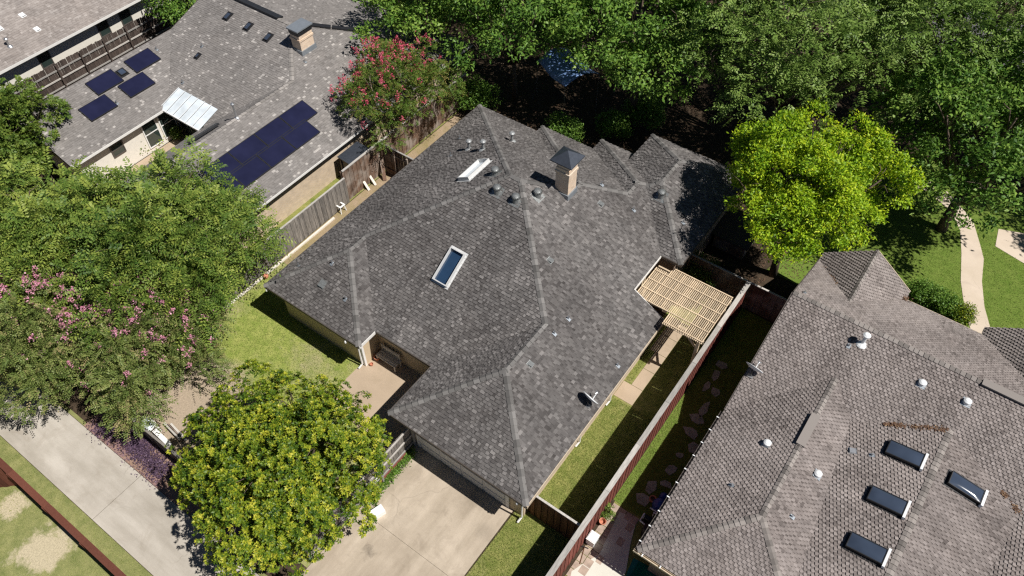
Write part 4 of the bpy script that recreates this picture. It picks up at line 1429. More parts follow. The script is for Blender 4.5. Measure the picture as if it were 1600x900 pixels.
# leaning planks by the fence
for k, (px, py, lab) in enumerate(((572, 295, 'pale plank leaning on the brown fence, nearer the stool'), (582, 287, 'pale plank leaning on the brown fence, nearer the dark gate'))):
    q = at(px, py)
    o = MB().bar((q.x + .25, q.y, .03), (q.x - .45, q.y + .1, .75), .14, .03).build('plank', M['plank'], None, loc=(q.x, q.y, 0))
    tag(o, lab, 'plank', 'planks leaning on the fence')
q = at(601, 275)
o = MB().bar((q.x + .3, q.y - .3, .05), (q.x - .15, q.y + .1, 1.1), .2, .03).build('plank', M['wood_brown'], None, loc=(q.x, q.y, 0))
tag(o, 'brown board leaning in the corner of the dark gate', 'plank')
# metal frame by the fence (long pale brace)
a = at(584, 277, 0.05); b = at(596, 226, 1.9)
o = MB().bar(a, b, .06, .06).build('brace_pole', M['plank'], None, loc=a)
tag(o, 'long pale brace slanting up the brown fence beside the gate', 'brace')
# orange ball
p = at(416, 434)
o = MB().lathe((p.x, p.y, 0), [(.02, 0), (.1, .03), (.15, .12), (.13, .2), (.06, .27), (.01, .28)], 14).build('ball', M['terracotta'], None, loc=p)
tag(o, 'small orange pot-shaped object by the roof corner and left fence', 'pot')
# pots by the patio corner
for k, (px, py, s, lab) in enumerate(((590, 562, 1.0, 'terracotta pot standing on the patio by the cream corner wall'), (581, 571, .55, 'small pot lying on the patio beside the larger terracotta pot'))):
    p = at(px, py, 0.02)
    o = MB().lathe(p, [(.09 * s, 0), (.14 * s, .2 * s), (.16 * s, .21 * s), (.16 * s, .26 * s), (.13 * s, .26 * s), (.11 * s, .12 * s)], 16).build('flower_pot', M['terracotta'], None, loc=p)
    tag(o, lab, 'pot')
# bench in the covered patio: pale slats
q = Vector((-16.3, 13.1, 0))
bn = thing('bench', 'slatted pale bench in the dark recess of the patio', 'bench', q)
for i in range(5):
    MB().box(-16.9 + .0, -15.7, 12.75 + i * .1, 12.82 + i * .1, .42, .45).build('seat_slat', M['plank'], bn)
for x in (-16.85, -15.8):
    MB().box(x, x + .06, 12.76, 12.82, .02, .418).build('leg', M['plank'], bn)
    MB().box(x, x + .06, 13.16, 13.22, .02, .95).build('leg', M['plank'], bn)
for i in range(3):
    MB().box(-16.78, -15.81, 13.17, 13.2, .55 + i * .14, .65 + i * .14).build('back_slat', M['plank'], bn)
# white table frame and boards by the alley fence
p = at(230, 664, .6)
tbl = thing('side_table', 'white framed glass side table behind the alley fence', 'table', (p.x, p.y, 0))
fr = MB(); hw, hd = .36, .3
ring_o = []; ring_i = []
for k in range(20):
    a = 2 * math.pi * k / 20
    ca, sa = math.cos(a), math.sin(a)
    f = lambda v: math.copysign(abs(v) ** .5, v)
    ring_o.append((p.x + f(ca) * hw, p.y + f(sa) * hd)); ring_i.append((p.x + f(ca) * (hw - .07), p.y + f(sa) * (hd - .07)))
for k in range(20):
    k2 = (k + 1) % 20
    for z, flip in ((.62, False), (.585, True)):
        q = [(*ring_o[k], z), (*ring_o[k2], z), (*ring_i[k2], z), (*ring_i[k], z)]
        fr.poly(q[::-1] if flip else q)
    fr.quad((*ring_o[k], .585), (*ring_o[k2], .585), (*ring_o[k2], .62), (*ring_o[k], .62))
    fr.quad((*ring_i[k2], .585), (*ring_i[k], .585), (*ring_i[k], .62), (*ring_i[k2], .62))
fr.build('rim', M['white_plastic'], tbl)
MB().prism(ring_i, .592, .6).build('table_top', M['poly'], tbl)
for sx in (-1, 1):
    for sy in (-1, 1):
        MB().bar((p.x + sx * hw * .85, p.y + sy * hd * .85, 0), (p.x + sx * hw * .7, p.y + sy * hd * .7, .584), .05, .05).build('leg', M['white_plastic'], tbl)
for k, (a, b, w, lab, mt) in enumerate((
        ((241, 672), (266, 696), .2, 'white board lying beside the glass table by the alley fence', 'white'),
        ((257, 661), (282, 687), .1, 'bleached plank left of the loose pile near the magnolia', 'plank'),
        ((262, 663), (287, 688), .07, 'brown plank in the middle of the loose pile near the magnolia', 'wood_brown'),
        ((267, 662), (291, 688), .09, 'bleached plank right of the loose pile near the magnolia', 'plank'))):
    a_ = at(*a, .25); b_ = at(*b, .25)
    o = MB().bar(a_, b_, w, .05).build('plank', M[mt], None, loc=(a_.x, a_.y, 0))
    MB().bar((a_.x, a_.y, .0), (a_.x, a_.y, .222), .1, .1).build('support_block', M['wood_brown'], o)
    o.children[0].location = (0, 0, 0)
    tag(o, lab, 'plank', 'planks lying by the alley fence' if k else None)
# items along the driveway gate
for k, (px, py, z, dx, lab) in enumerate(((580, 753, .5, .5, 'white board leaning on the driveway side of the gate'), (588, 800, .25, .3, 'white box half under the magnolia at the driveway edge'))):
    q = at(px, py, z)
    o = MB().obox((q.x, q.y, z * .55), (0.3, .95, 0), (.95, -.3, 0), (0, 0, 1), .32, .05 if k == 0 else .18, z * .55).build(('board', 'box')[k], M['white_plastic'], None, loc=(q.x, q.y, 0))
    tag(o, lab, ('board', 'box')[k])
o = MB().box(-12.66, -12.6, 7.5, 9.9, .0, .22).build('red_edging_board', M['wood_red'], None, loc=(-12.63, 8.7, 0))
tag(o, 'faded red board edging the gate along the driveway', 'edging')
# white bin, pot and plant on the pavers
p = at(925, 846)
bn = thing('storage_bin', 'white rectangular bin with domed lid on the pink pavers', 'bin', p)
MB().box(p.x - .17, p.x + .17, p.y - .2, p.y + .2, 0.016, .42).build('bin_body', M['white_plastic'], bn)
MB().box(p.x - .19, p.x + .19, p.y - .22, p.y + .22, .421, .47).box(p.x - .16, p.x + .16, p.y - .19, p.y + .19, .4705, .5).build('lid', M['white_plastic'], bn)
p = at(941, 818)
tag(MB().lathe(p, [(.08, .016), (.13, .2), (.15, .21), (.15, .25), (.12, .25), (.1, .1)], 14).build('flower_pot', M['terracotta'], None, loc=p),
    'terracotta pot at the foot of the red fence near the white bin', 'pot')
p = at(910, 868)
bk = thing('garden_tool', 'small rake lying on the pavers below the white bin', 'rake', p)
MB().bar((p.x - .1, p.y + .3, .03), (p.x + .1, p.y - .35, .03), .03, .03).build('handle', M['wood_cedar'], bk)
MB().bar((p.x - .25, p.y + .28, .03), (p.x + .05, p.y + .36, .03), .04, .03).build('head', M['black'], bk)
# stepping stones
rr = random.Random(14)
stones = [(1128, 572), (1118, 588), (1105, 604), (1118, 614), (1100, 640), (1088, 655), (1078, 675), (1083, 700), (1062, 712), (1048, 735), (1040, 757), (1016, 762), (1006, 780)]
for k, (px, py) in enumerate(stones):
    c = at(px, py)
    if c.x < -4.1 or c.x > -2.3:
        c.x = min(-2.5, max(-4.0, c.x))
    n = rr.randint(5, 7)
    s = rr.uniform(.15, .34)
    ea = rr.uniform(.65, 1.35)
    pts = [(c.x + math.cos(2 * math.pi * i / n + rr.uniform(-.25, .25)) * s * ea * rr.uniform(.7, 1.15), c.y + math.sin(2 * math.pi * i / n + rr.uniform(-.25, .25)) * s / ea * rr.uniform(.75, 1.2)) for i in range(n)]
    o = MB().prism(pts, -.02, .035).build('stepping_stone', M['stone'], None, loc=(c.x, c.y, 0))
    tag(o, '%s flat stepping stone counted from the far end of the shaded side yard' % ('first', 'second', 'third', 'fourth', 'fifth', 'sixth', 'seventh', 'eighth', 'ninth', 'tenth', 'eleventh', 'twelfth', 'thirteenth', 'fourteenth')[k], 'stone', 'stepping stones in the side yard')
# pool equipment in the shade
p = at(1012, 822)
pe = thing('pool_pump', 'pool pump and filter with white pipes in the shade under the gutter', 'pump', (p.x, p.y, 0))
px_, py_ = p.x, p.y
MB().lathe((px_ + .15, py_ - .35, 0), [(.2, 0), (.25, .08), (.25, .6), (.2, .72), (.06, .78)], 16).build('filter_tank', M['black'], pe, smooth=False)
MB().box(px_ - .3, px_ + .3, py_ - .05, py_ + .35, 0, .12).build('base', M['black'], pe)
MB().tube([(px_ - .25, py_ + .15, .3), (px_ + .2, py_ + .15, .3)], .12, 12).build('pump_motor', M['dark_metal'], pe)
for pts in (((.0, .3, .1), (.0, .3, .75), (.3, .3, .75), (.3, -.2, .75)), ((-.3, .1, .2), (-.3, .1, .62), (-.3, -.25, .62), (.1, -.3, .62)), ((.1, .5, .1), (.1, .5, .5), (-.25, .5, .5))):
    MB().tube([(px_ + a, py_ + b, c) for a, b, c in pts], .03, 8).build('pipe', M['white_plastic'], pe)
p = at(1032, 786, .5)
bd = thing('bundle', 'dark blue covered bundle in the shade below the gutter', 'bundle', (p.x, p.y, 0))
MB().lathe((p.x, p.y, 0), [(.22, 0), (.3, .12), (.31, .3), (.24, .48), (.1, .6), (.02, .62)], 12).build('cover', M['blue_plastic'], bd, smooth=True)
MB().lathe((p.x - .05, p.y + .45, 0), [(.14, 0), (.19, .1), (.17, .28), (.07, .4), (.01, .41)], 10).build('cover', M['blue_plastic'], bd, smooth=True)
p = at(1019, 783)
tag(MB().lathe(p, [(.09, 0), (.13, .2), (.15, .21), (.15, .26), (.11, .26), (.1, .1)], 14).build('flower_pot', M['terracotta'], None, loc=p), 'terracotta pot in deep shade beside the blue bundle', 'pot')
# dark canopy/shed by the left neighbour's wall
q = at(553, 238, 1.7)
sh = thing('lean_to', 'small dark topped lean-to between the brown fence and neighbour', 'shed', (q.x, q.y, 0))
MB().slab([(q.x - .5, q.y - .8, 1.7), (q.x + .5, q.y - .8, 1.6), (q.x + .5, q.y + .8, 1.6), (q.x - .5, q.y + .8, 1.7)], .05).build('roof_sheet', M['slate_cap'], sh)
for sx in (-1, 1):
    for sy in (-1, 1):
        MB().box(q.x + sx * .4 - .04, q.x + sx * .4 + .04, q.y + sy * .7 - .04, q.y + sy * .7 + .04, 0, 1.56).build('post', M['wood_brown'], sh)
MB().box(q.x - .4, q.x + .4, q.y - .65, q.y - .62, 0.02, 1.5).build('side_panel', M['wood_brown'], sh)
# blue tarp canopy under the back trees
zt = 2.6
a, b = at(840, 95, zt), at(883, 136, zt)
d = (b - a).normalized(); s = Vector((-d.y, d.x, 0))
tp = thing('canopy', 'blue tarp canopy stretched under the dark back trees', 'canopy', ((a + b) / 2).xy.to_3d())
mb = MB(); N = 8; W = 2.4
idx = {}
for i in range(N + 1):
    for j in range(N + 1):
        u, v = i / N, j / N
        z = zt + .45 * math.sin(math.pi * v) - .18 * math.sin(math.pi * u) + .04 * math.sin(9 * u + 5 * v)
        idx[i, j] = len(mb.v); mb.v.append(tuple((a + d * ((b - a).length * u) + s * (W * v)).xy.to_3d() + Vector((0, 0, z))))
for i in range(N):
    for j in range(N):
        mb.f.append((idx[i, j], idx[i + 1, j], idx[i + 1, j + 1], idx[i, j + 1]))
o = mb.build('tarp', M['tarp'], tp, smooth=True)
md = o.modifiers.new('thick', 'SOLIDIFY'); md.thickness = .01
for q in (a, b, a + s * W, b + s * W):
    MB().tube([(q.x, q.y, 0), (q.x, q.y, zt - .02)], .02, 6).build('pole', M['galv'], tp)
# blue roofed patio cover behind the elm
q0 = (-33.5, 4.0); q1 = (-30.6, 11.6)
bc = thing('patio_cover', 'blue sheet patio cover glimpsed through the leafy tree at left', 'patio cover', (-32, 8, 0))
for i in range(38):
    y = q0[1] + i * .2
    MB().slab([(q0[0], y, 2.75), (q1[0], y, 2.5), (q1[0], y + .185, 2.5), (q0[0], y + .185, 2.75)], .03).build('roof_sheet', M['blue_metal'], bc)
for x, y, z in ((-33.3, 4.2, 2.66), (-30.8, 4.2, 2.45), (-33.3, 11.3, 2.66), (-30.8, 11.3, 2.45)):
    MB().box(x - .06, x + .06, y - .06, y + .06, 0, z).build('post', M['white'], bc)
# utility box behind the right wing and debris
p = at(1128, 372)
o = thing('shed', 'low dark roofed shed behind the rear wing under the trees', 'shed', (p.x + .6, p.y + .2, 0))
MB().box(p.x - .2, p.x + 1.5, p.y - .8, p.y + 1.1, 0, .9).build('wall', M['wood_brown'], o)
MB().slab([(p.x - .35, p.y - .95, 1.0), (p.x + 1.65, p.y - .95, .95), (p.x + 1.65, p.y + 1.25, 1.15), (p.x - .35, p.y + 1.25, 1.2)], .06).build('roof', M['deck'], o)

# ================================================================ vegetation
def unit(v):
    return v / np.maximum(np.linalg.norm(v, axis=1, keepdims=True), 1e-9)


def leaf_mesh(name, base, axis, nrm, length, width, tone, mat, parent, fold=0.0):
    """kite-shaped leaves as one mesh; base point, growth axis and face normal for each"""
    n = len(base)
    o0 = np.array(origin(parent))
    axis = unit(axis)
    side = unit(np.cross(axis, nrm))
    nn = np.cross(side, axis)
    L = length[:, None]; W = width[:, None]
    b = base - o0
    v = np.empty((n, 4, 3))
    v[:, 0] = b
    v[:, 1] = b + axis * L * 0.45 + side * W * 0.5 + nn * W * fold
    v[:, 2] = b + axis * L - nn * L * 0.08
    v[:, 3] = b + axis * L * 0.45 - side * W * 0.5 + nn * W * fold
    me = bpy.data.meshes.new(name)
    me.vertices.add(n * 4)
    me.vertices.foreach_set('co', v.reshape(-1).astype(np.float32))
    me.loops.add(n * 4)
    me.loops.foreach_set('vertex_index', np.arange(n * 4, dtype=np.int32))
    me.polygons.add(n)
    me.polygons.foreach_set('loop_start', np.arange(0, n * 4, 4, dtype=np.int32))
    me.polygons.foreach_set('loop_total', np.full(n, 4, dtype=np.int32))
    a = me.attributes.new('tone', 'FLOAT', 'FACE')
    a.data.foreach_set('value', np.clip(tone, 0, 1).astype(np.float32))
    me.materials.append(mat)
    me.update(calc_edges=True)
    ob = bpy.data.objects.new(name, me)
    C.objects.link(ob)
    ob.parent = parent
    return ob


def lobes_for(rng, c, R, RZ, count, spread=0.66, size=(0.34, 0.5), jit=(.72, 1.18)):
    """overlapping bough masses that make an uneven crown: centres and radii"""
    cs, rs = [], []
    k = 0
    ga = math.pi * (3 - math.sqrt(5))
    for i in range(count):
        f = (i + .5) / count
        zz = 1 - 1.55 * f
        rr_ = math.sqrt(max(0, 1 - zz * zz))
        a = i * ga + rng.uniform(-.4, .4)
        q = np.array([math.cos(a) * rr_, math.sin(a) * rr_, zz]) * spread * rng.uniform(*jit)
        cs.append(np.array(c) + q * np.array([R, R, RZ]))
        rs.append(R * rng.uniform(*size))
    cs.append(np.array(c)); rs.append(R * .55)
    return np.array(cs), np.array(rs)


def tips_on(rng, cs, rs, n, squash, inner=0.25, low=-0.45, sub=None, sub_r=(.3, .5)):
    """twig tips on small foliage clumps that sit over the boughs: position, outward direction, clump number"""
    if sub is None:
        m = n * 2
    else:
        m = sub * 2
    w = rs ** 2; w = w / w.sum()
    k = rng.choice(len(cs), size=m, p=w)
    d = unit(rng.normal(size=(m, 3)))
    keep = d[:, 2] > low + rng.uniform(-.2, .2, size=m)
    k, d = k[keep], d[keep]
    q = n if sub is None else sub
    k, d = k[:q], d[:q]
    rad = np.where(rng.random(len(k)) < inner, rng.uniform(.5, .9, len(k)), rng.uniform(.88, 1.1, len(k)))
    pos = cs[k] + d * (rs[k] * rad)[:, None] * np.array([1, 1, squash])
    if sub is None:
        return pos, d, k
    j = rng.integers(0, len(pos), n)
    r2 = rng.uniform(sub_r[0], sub_r[1], len(pos))
    d2 = unit(rng.normal(size=(n, 3)) + unit(d[j] + np.array([0, 0, .35])) * .85)
    p2 = pos[j] + d2 * (r2[j] * rng.uniform(.75, 1.1, n))[:, None] * np.array([1, 1, .75])
    return p2, unit(d2 * .7 + d[j] * .5), j


def tree(name, label, cat, base, c, R, RZ, kind, seed, tips=2500, per=9, leaf=(0.13, 0.07), style='clump', spray=0.3, lobes=14, trunk_r=0.16, bark='bark',
         bloom=None, bloom_n=0, group=None, spread=0.66, size=(.34, .5), tone_mean=.5, stems=1, inner=.25, squash=.8, z0=0.0, bloom_side=None, sub=None, sub_r=(.3, .5), jit=(.74, 1.15), tidy=1.0, tone_var=.13):
    rng = np.random.default_rng(seed)
    t_ = thing(name, label, cat, (base[0], base[1], z0), group)
    cs, rs = lobes_for(rng, c, R, RZ, lobes, spread, size, jit)
    # trunk and boughs
    mb = MB()
    b0 = Vector((base[0], base[1], z0 - .1))
    fork = Vector((c[0] * .35 + base[0] * .65, c[1] * .35 + base[1] * .65, z0 + (c[2] - z0) * .42))
    if stems == 1:
        mid = (b0 + fork) / 2 + Vector((rng.uniform(-.1, .1), rng.uniform(-.1, .1), 0))
        mb.tube([b0, mid, fork], [trunk_r * 1.25, trunk_r, trunk_r * .85], 9)
        starts = [fork]
    else:
        starts = []
        for i in range(stems):
            a = 2 * math.pi * i / stems + rng.uniform(-.3, .3)
            s0 = b0 + Vector((math.cos(a), math.sin(a), 0)) * .18
            s1 = fork + Vector((math.cos(a), math.sin(a), 0)) * R * .28
            mb.tube([s0, (s0 + s1) / 2 + Vector((math.cos(a), math.sin(a), 0)) * .1, s1], [trunk_r, trunk_r * .8, trunk_r * .65], 8)
            starts.append(s1)
    for i in range(len(cs)):
        e1 = Vector(cs[i])
        st = min(starts, key=lambda q: (q - e1).length)
        md = (st * .5 + e1 * .5) + Vector((0, 0, -.12 * R))
        mb.tube([st, md, e1], [trunk_r * .55, trunk_r * .33, trunk_r * .16], 6)
        for j in range(3):
            d = Vector(unit(rng.normal(size=(1, 3)))[0]); d.z = abs(d.z) * .6 + .1
            e2 = e1 + d * rs[i] * .85
            mb.tube([e1 * .75 + md * .25, e1 * .5 + e2 * .5 + Vector((0, 0, .04)), e2], [trunk_r * .16, trunk_r * .1, trunk_r * .04], 5)
    mb.build('trunk', M[bark], t_, smooth=True)
    # foliage
    pos, out, k = tips_on(rng, cs, rs, tips, squash, inner, sub=sub, sub_r=sub_r)
    n = len(pos)
    tip_tone = rng.normal(tone_mean, tone_var, n) + .1 * np.sin(k * 2.4)
    i = np.repeat(np.arange(n), per)
    m = len(i)
    j = np.tile(np.arange(per), n)
    if style == 'rosette':
        up = unit(out * .75 + np.array([0, 0, .75]) + rng.normal(0, .22, (n, 3)))
        ref = unit(np.cross(up, rng.normal(size=(n, 3))))
        ref2 = np.cross(up, ref)
        a = j * 2.4 + rng.uniform(-.3, .3, m)
        el = np.clip(rng.normal(.35, .22, m) + .55 * (j / per), .0, 1.25)
        rad = ref[i] * np.cos(a)[:, None] + ref2[i] * np.sin(a)[:, None]
        axis = rad * np.cos(el)[:, None] + up[i] * np.sin(el)[:, None]
        nrm = up[i] * np.cos(el)[:, None] - rad * np.sin(el)[:, None] + rng.normal(0, .12, (m, 3))
        basep = pos[i] + up[i] * (.05 * j / per)[:, None] + rad * .015
        ln = rng.uniform(.75, 1.15, m) * leaf[0] * (1 - .35 * j / per); wd = rng.uniform(.85, 1.15, m) * leaf[1] * (1 - .3 * j / per)
        tone = tip_tone[i] + .3 * (j / per) - .12 + rng.normal(0, .1, m)
    elif style == 'spray':
        # leaves set alternately along arching twigs
        dirn = unit(out * np.array([1, 1, .55]) + rng.normal(0, .38, (n, 3)) + np.array([0, 0, .12]))
        f = (j + rng.uniform(0, .8, m)) / per
        L = spray * rng.uniform(.6, 1.4, n)
        sidev = unit(np.cross(dirn, np.array([0, 0, 1.0]) + rng.normal(0, .3, (n, 3))))
        upv = np.cross(sidev, dirn)
        sg = np.where(j % 2 == 0, 1.0, -1.0)
        basep = pos[i] + dirn[i] * (f * L[i])[:, None] - np.array([0, 0, 1.0]) * (f ** 2 * L[i] * .35)[:, None]
        axis = dirn[i] * .55 + sidev[i] * sg[:, None] + rng.normal(0, .25 * tidy, (m, 3)) - np.array([0, 0, .2])
        nrm = upv[i] + rng.normal(0, .35 * tidy, (m, 3))
        ln = rng.uniform(.7, 1.25, m) * leaf[0]; wd = rng.uniform(.75, 1.2, m) * leaf[1]
        tone = tip_tone[i] + rng.normal(0, .12, m) + .12 * f
    else:
        off = rng.normal(size=(m, 3)) * spray * np.array([1, 1, .7])
        basep = pos[i] + off
        axis = unit(out[i] * .5 + rng.normal(0, .7, (m, 3)) - np.array([0, 0, .15]))
        nrm = out[i] * .55 + np.array([0, 0, .6]) + rng.normal(0, .5, (m, 3))
        ln = rng.uniform(.7, 1.3, m) * leaf[0]; wd = rng.uniform(.7, 1.25, m) * leaf[1]
        tone = tip_tone[i] + rng.normal(0, .13, m)
    leaf_mesh('crown', basep, axis, nrm, ln, wd, tone, M['leaf_' + kind], t_, .12)
    if bloom:
        pos, out, k = tips_on(rng, cs, rs * 1.03, bloom_n * 3, squash, 0, .05)
        if bloom_side is not None:
            sc = (pos - np.array(c)) @ np.array(bloom_side) + rng.normal(0, R * .45, len(pos))
            pos, out = pos[np.argsort(-sc)[:bloom_n]], out[np.argsort(-sc)[:bloom_n]]
        else:
            pos, out = pos[:bloom_n], out[:bloom_n]
        pos = pos + out * .34 + np.array([0, 0, .12])
        n = len(pos); per2 = 30
        i = np.repeat(np.arange(n), per2); m = len(i)
        up = unit(out * .5 + np.array([0, 0, .8]))
        f = rng.random(m)
        bp = pos[i] + up[i] * (f * .3)[:, None] + rng.normal(0, .085, (m, 3)) * (1.25 - f)[:, None]
        leaf_mesh('blossom', bp, rng.normal(size=(m, 3)), rng.normal(size=(m, 3)) + np.array([0, 0, .8]), rng.uniform(.06, .1, m), rng.uniform(.05, .085, m),
                  rng.normal(.5, .25, m) + rng.normal(0, .12, n)[i], M[bloom], t_)
    return t_


# near trees
tree('magnolia_tree', 'glossy yellow-green magnolia beside the driveway and alley', 'tree', (-14.6, 6.0), (-14.75, 5.85, 3.1), 3.7, 3.0, 'magnolia', 101,
     tips=11500, per=9, leaf=(.14, .066), style='rosette', lobes=32, trunk_r=.17, spread=.72, size=(.26, .38), inner=.06, tone_mean=.49, sub=850, sub_r=(.2, .38), jit=(.85, 1.08), tone_var=.22)
tree('elm_tree', 'broad feathery green tree overhanging the silvered fence at left', 'tree', (-27.0, 9.9), (-26.7, 9.9, 3.8), 4.1, 3.2, 'elm', 102,
     tips=4600, per=15, leaf=(.17, .075), style='spray', spray=.85, tidy=.45, tone_var=.24, lobes=26, trunk_r=.2, bark='bark', spread=.78, size=(.22, .36), sub=400, sub_r=(.3, .6))
tree('elm_tree', 'feathery light green tree at the left edge behind the pink crape myrtle', 'tree', (-31.4, 6.6), (-30.8, 6.8, 3.6), 4.6, 3.0, 'elm', 103,
     tips=4600, per=15, leaf=(.17, .075), style='spray', spray=.85, tidy=.45, tone_var=.24, lobes=24, trunk_r=.2, spread=.76, size=(.22, .36), tone_mean=.6, sub=400, sub_r=(.3, .6))
tree('crape_myrtle', 'pink flowering crape myrtle over the alley at left', 'tree', (-24.1, 6.5), (-24.2, 6.4, 2.6), 2.85, 2.2, 'crape', 104,
     tips=5200, per=15, leaf=(.1, .055), style='spray', spray=.5, tidy=.5, tone_var=.18, lobes=24, trunk_r=.07, bark='bark_pale', bloom='bloom_pink', bloom_n=340, bloom_side=(-.5, .5, .3), tone_mean=.5, stems=5, spread=.8, size=(.24, .36), sub=420, sub_r=(.25, .45))
tree('crape_myrtle', 'pink crape myrtle cut off by the left edge, heavy with blossom', 'tree', (-28.0, 4.2), (-28.0, 4.2, 2.8), 3.2, 2.4, 'crape', 105,
     tips=4600, per=15, leaf=(.1, .055), style='spray', spray=.5, tidy=.5, tone_var=.18, lobes=22, trunk_r=.07, bark='bark_pale', bloom='bloom_pink', bloom_n=330, tone_mean=.5, stems=5, spread=.8, size=(.24, .36),
     bloom_side=(-.6, .6, .2), sub=380, sub_r=(.25, .45))
tree('round_tree', 'dense dark round tree below the upper left corner', 'tree', (-41.2, 10.2), (-41.0, 10.2, 3.3), 3.2, 2.9, 'dark', 106,
     tips=5200, per=12, leaf=(.15, .08), style='spray', spray=.3, lobes=24, trunk_r=.16, spread=.74, size=(.28, .38), sub=380, sub_r=(.25, .42), inner=.1, jit=(.88, 1.06))
tree('crape_myrtle', 'crimson flowering crape myrtle behind the tall brown fence', 'tree', (-26.6, 25.2), (-26.2, 25.2, 3.6), 3.1, 2.2, 'red', 107,
     tips=3300, per=13, leaf=(.09, .05), style='spray', spray=.34, lobes=20, trunk_r=.06, bark='bark_pale', bloom='bloom_red', bloom_n=150, stems=6, spread=.8, size=(.22, .34),
     bloom_side=(-.6, .1, .5), sub=260, sub_r=(.22, .42))
tree('lime_green_tree', 'bright lime-green tree behind the rear wing', 'tree', (-4.1, 28.4), (-4.1, 28.1, 6.4), 3.5, 2.8, 'lime', 108,
     tips=6400, per=13, leaf=(.14, .075), style='clump', spray=.13, lobes=26, trunk_r=.18, spread=.84, size=(.15, .4), inner=.1, sub=330, sub_r=(.2, .5), tone_var=.22, jit=(.72, 1.16))
# trees behind
back = [
    ('shade tree with drooping olive-green sprays at the top right of centre', (-8.4, 37.2), 6.3, 3.9, 7.6, 'oakgrey', 201, 'spray'),
    ('olive-green shade tree in the top right corner', (-1.0, 41.0), 6.4, 3.8, 8.2, 'oakgrey', 202, 'spray'),
    ('dark shade tree over the curving front walk', (1.7, 36.6), 4.9, 3.6, 6.4, 'oak', 203, 'clump'),
    ('dark shade tree at the right edge above the front drive', (11.5, 44.0), 5.2, 3.6, 7.0, 'oak', 204, 'clump'),
    ('broad dark tree right of the blue canopy', (-16.2, 34.6), 4.6, 3.4, 6.4, 'oak', 205, 'clump'),
    ('leafy dark tree left of the blue canopy', (-23.4, 32.6), 3.9, 3.3, 5.8, 'oak', 206, 'clump'),
    ('dark tree rising behind the crimson crape myrtle', (-28.6, 30.8), 3.6, 3.0, 5.2, 'oak', 207, 'clump'),
    ('bushy tree at the top behind the bleached roof chimney', (-33.4, 36.2), 3.4, 2.4, 4.2, 'oak', 208, 'clump'),
    ('leafy tree at the top edge between the two upper left roofs', (-44.2, 25.6), 2.4, 2.1, 3.2, 'oak', 209, 'clump'),
    ('tall tree at the top edge, centre', (-14.5, 44.5), 6.0, 4.0, 8.5, 'oak', 210, 'clump'),
    ('tall tree at the top edge right of centre', (-5.5, 47.5), 6.0, 4.0, 9.0, 'oakgrey', 211, 'spray'),
    ('tall tree at the top right corner by the street', (6.5, 48.0), 6.0, 4.0, 8.5, 'oak', 212, 'clump'),
    ('tree at the top edge left of centre', (-23.5, 41.0), 5.0, 3.5, 7.0, 'oak', 213, 'clump'),
    ('small tree at the top edge beside the bleached roof', (-31.5, 41.0), 4.0, 3.0, 5.0, 'oak', 214, 'clump'),
]
for lab, (x, y), R, RZ, z, kind, sd, sty in back:
    n = int(100 * R * R)
    tree('shade_tree', lab, 'tree', (x + .2, y), (x, y, z), R, RZ, kind, sd, tips=n, per=12, leaf=(.22, .11) if sty == 'clump' else (.2, .085), style=sty, spray=.75 if sty == 'spray' else .2, tidy=.6, tone_var=.17, tone_mean=.38 + .28 * ((sd * 7) % 10) / 10,
         lobes=26 if R > 4 else 18, trunk_r=.24 if R > 4 else .15, spread=.78, size=(.22, .37), group='trees along the back street', inner=.12, sub=int(11 * R * R), sub_r=(.35, .65))


def shrub(name, label, c, R, RZ, kind, seed, tips=260, per=9, leaf=(.09, .05), cat='shrub', group=None, style='clump'):
    return tree(name, label, cat, (c[0], c[1]), (c[0], c[1], RZ * .75), R, RZ, kind, seed, tips, per, leaf, style, .1, 9, .03, stems=3, spread=.6, size=(.35, .5), group=group)


p = at(1095, 432)
shrub('shrub', 'round leafy shrub beside the far corner of the pergola', (p.x + .1, p.y - .4), .95, 1.0, 'elm', 301, 420, 10, (.1, .055))
for k, (px, py, R, lab) in enumerate(((1432, 462, .6, 'first clipped shrub from the gable along the front eave'), (1455, 474, .65, 'second clipped shrub from the gable along the front eave'),
                                      (1478, 487, .6, 'third clipped shrub from the gable along the front eave'), (1500, 500, .5, 'yellowish shrub at the end of the row by the walk'))):
    p = at(px, py, .4)
    shrub('shrub', lab, (p.x, p.y + .35), R, .7, 'oak' if k < 3 else 'magnolia', 310 + k, 240, 10, (.09, .05), group='shrubs along the front eave')
for k, (px, py, R, lab) in enumerate(((243, 218, .5, 'bright leafy bush in the courtyard by the white windows'), (218, 232, .55, 'leafy bush against the white courtyard wall'),
                                      (277, 211, .25, 'small plant beside the dark courtyard door'))):
    p = at(px, py, .3)
    shrub('bush', lab, (p.x, p.y), R, .6, 'lime' if k == 0 else 'elm', 320 + k, 160, 9, (.1, .06), cat='bush')
for k, (px, py, R, lab) in enumerate(((545, 8, 1.6, 'rounded bush at the top edge beyond the bleached roof'), (600, 28, 1.7, 'rounded bush behind the crimson crape myrtle'), (690, 110, 1.5, 'shaded bush at the back corner of the grey roof'),
                                      (880, 205, 1.2, 'low shaded bush behind the rear eave'), (960, 190, 1.0, 'small shaded bush under the back trees'),
                                      (745, 152, 1.4, 'shaded bush between the grey roof peak and the leafy trees'), (1010, 175, 1.3, 'shaded bush under the broad dark tree'))):
    p = at(px, py, 1.0)
    shrub('bush', lab, (p.x, p.y), R, R * .9, 'oak', 330 + k, 420, 10, (.13, .07), cat='bush')
p = at(948, 805)
shrub('potted_plant', 'feathery green plant at the foot of the red fence', (p.x - .05, p.y), .3, .4, 'elm', 340, 90, 8, (.1, .03), cat='plant', style='spray')


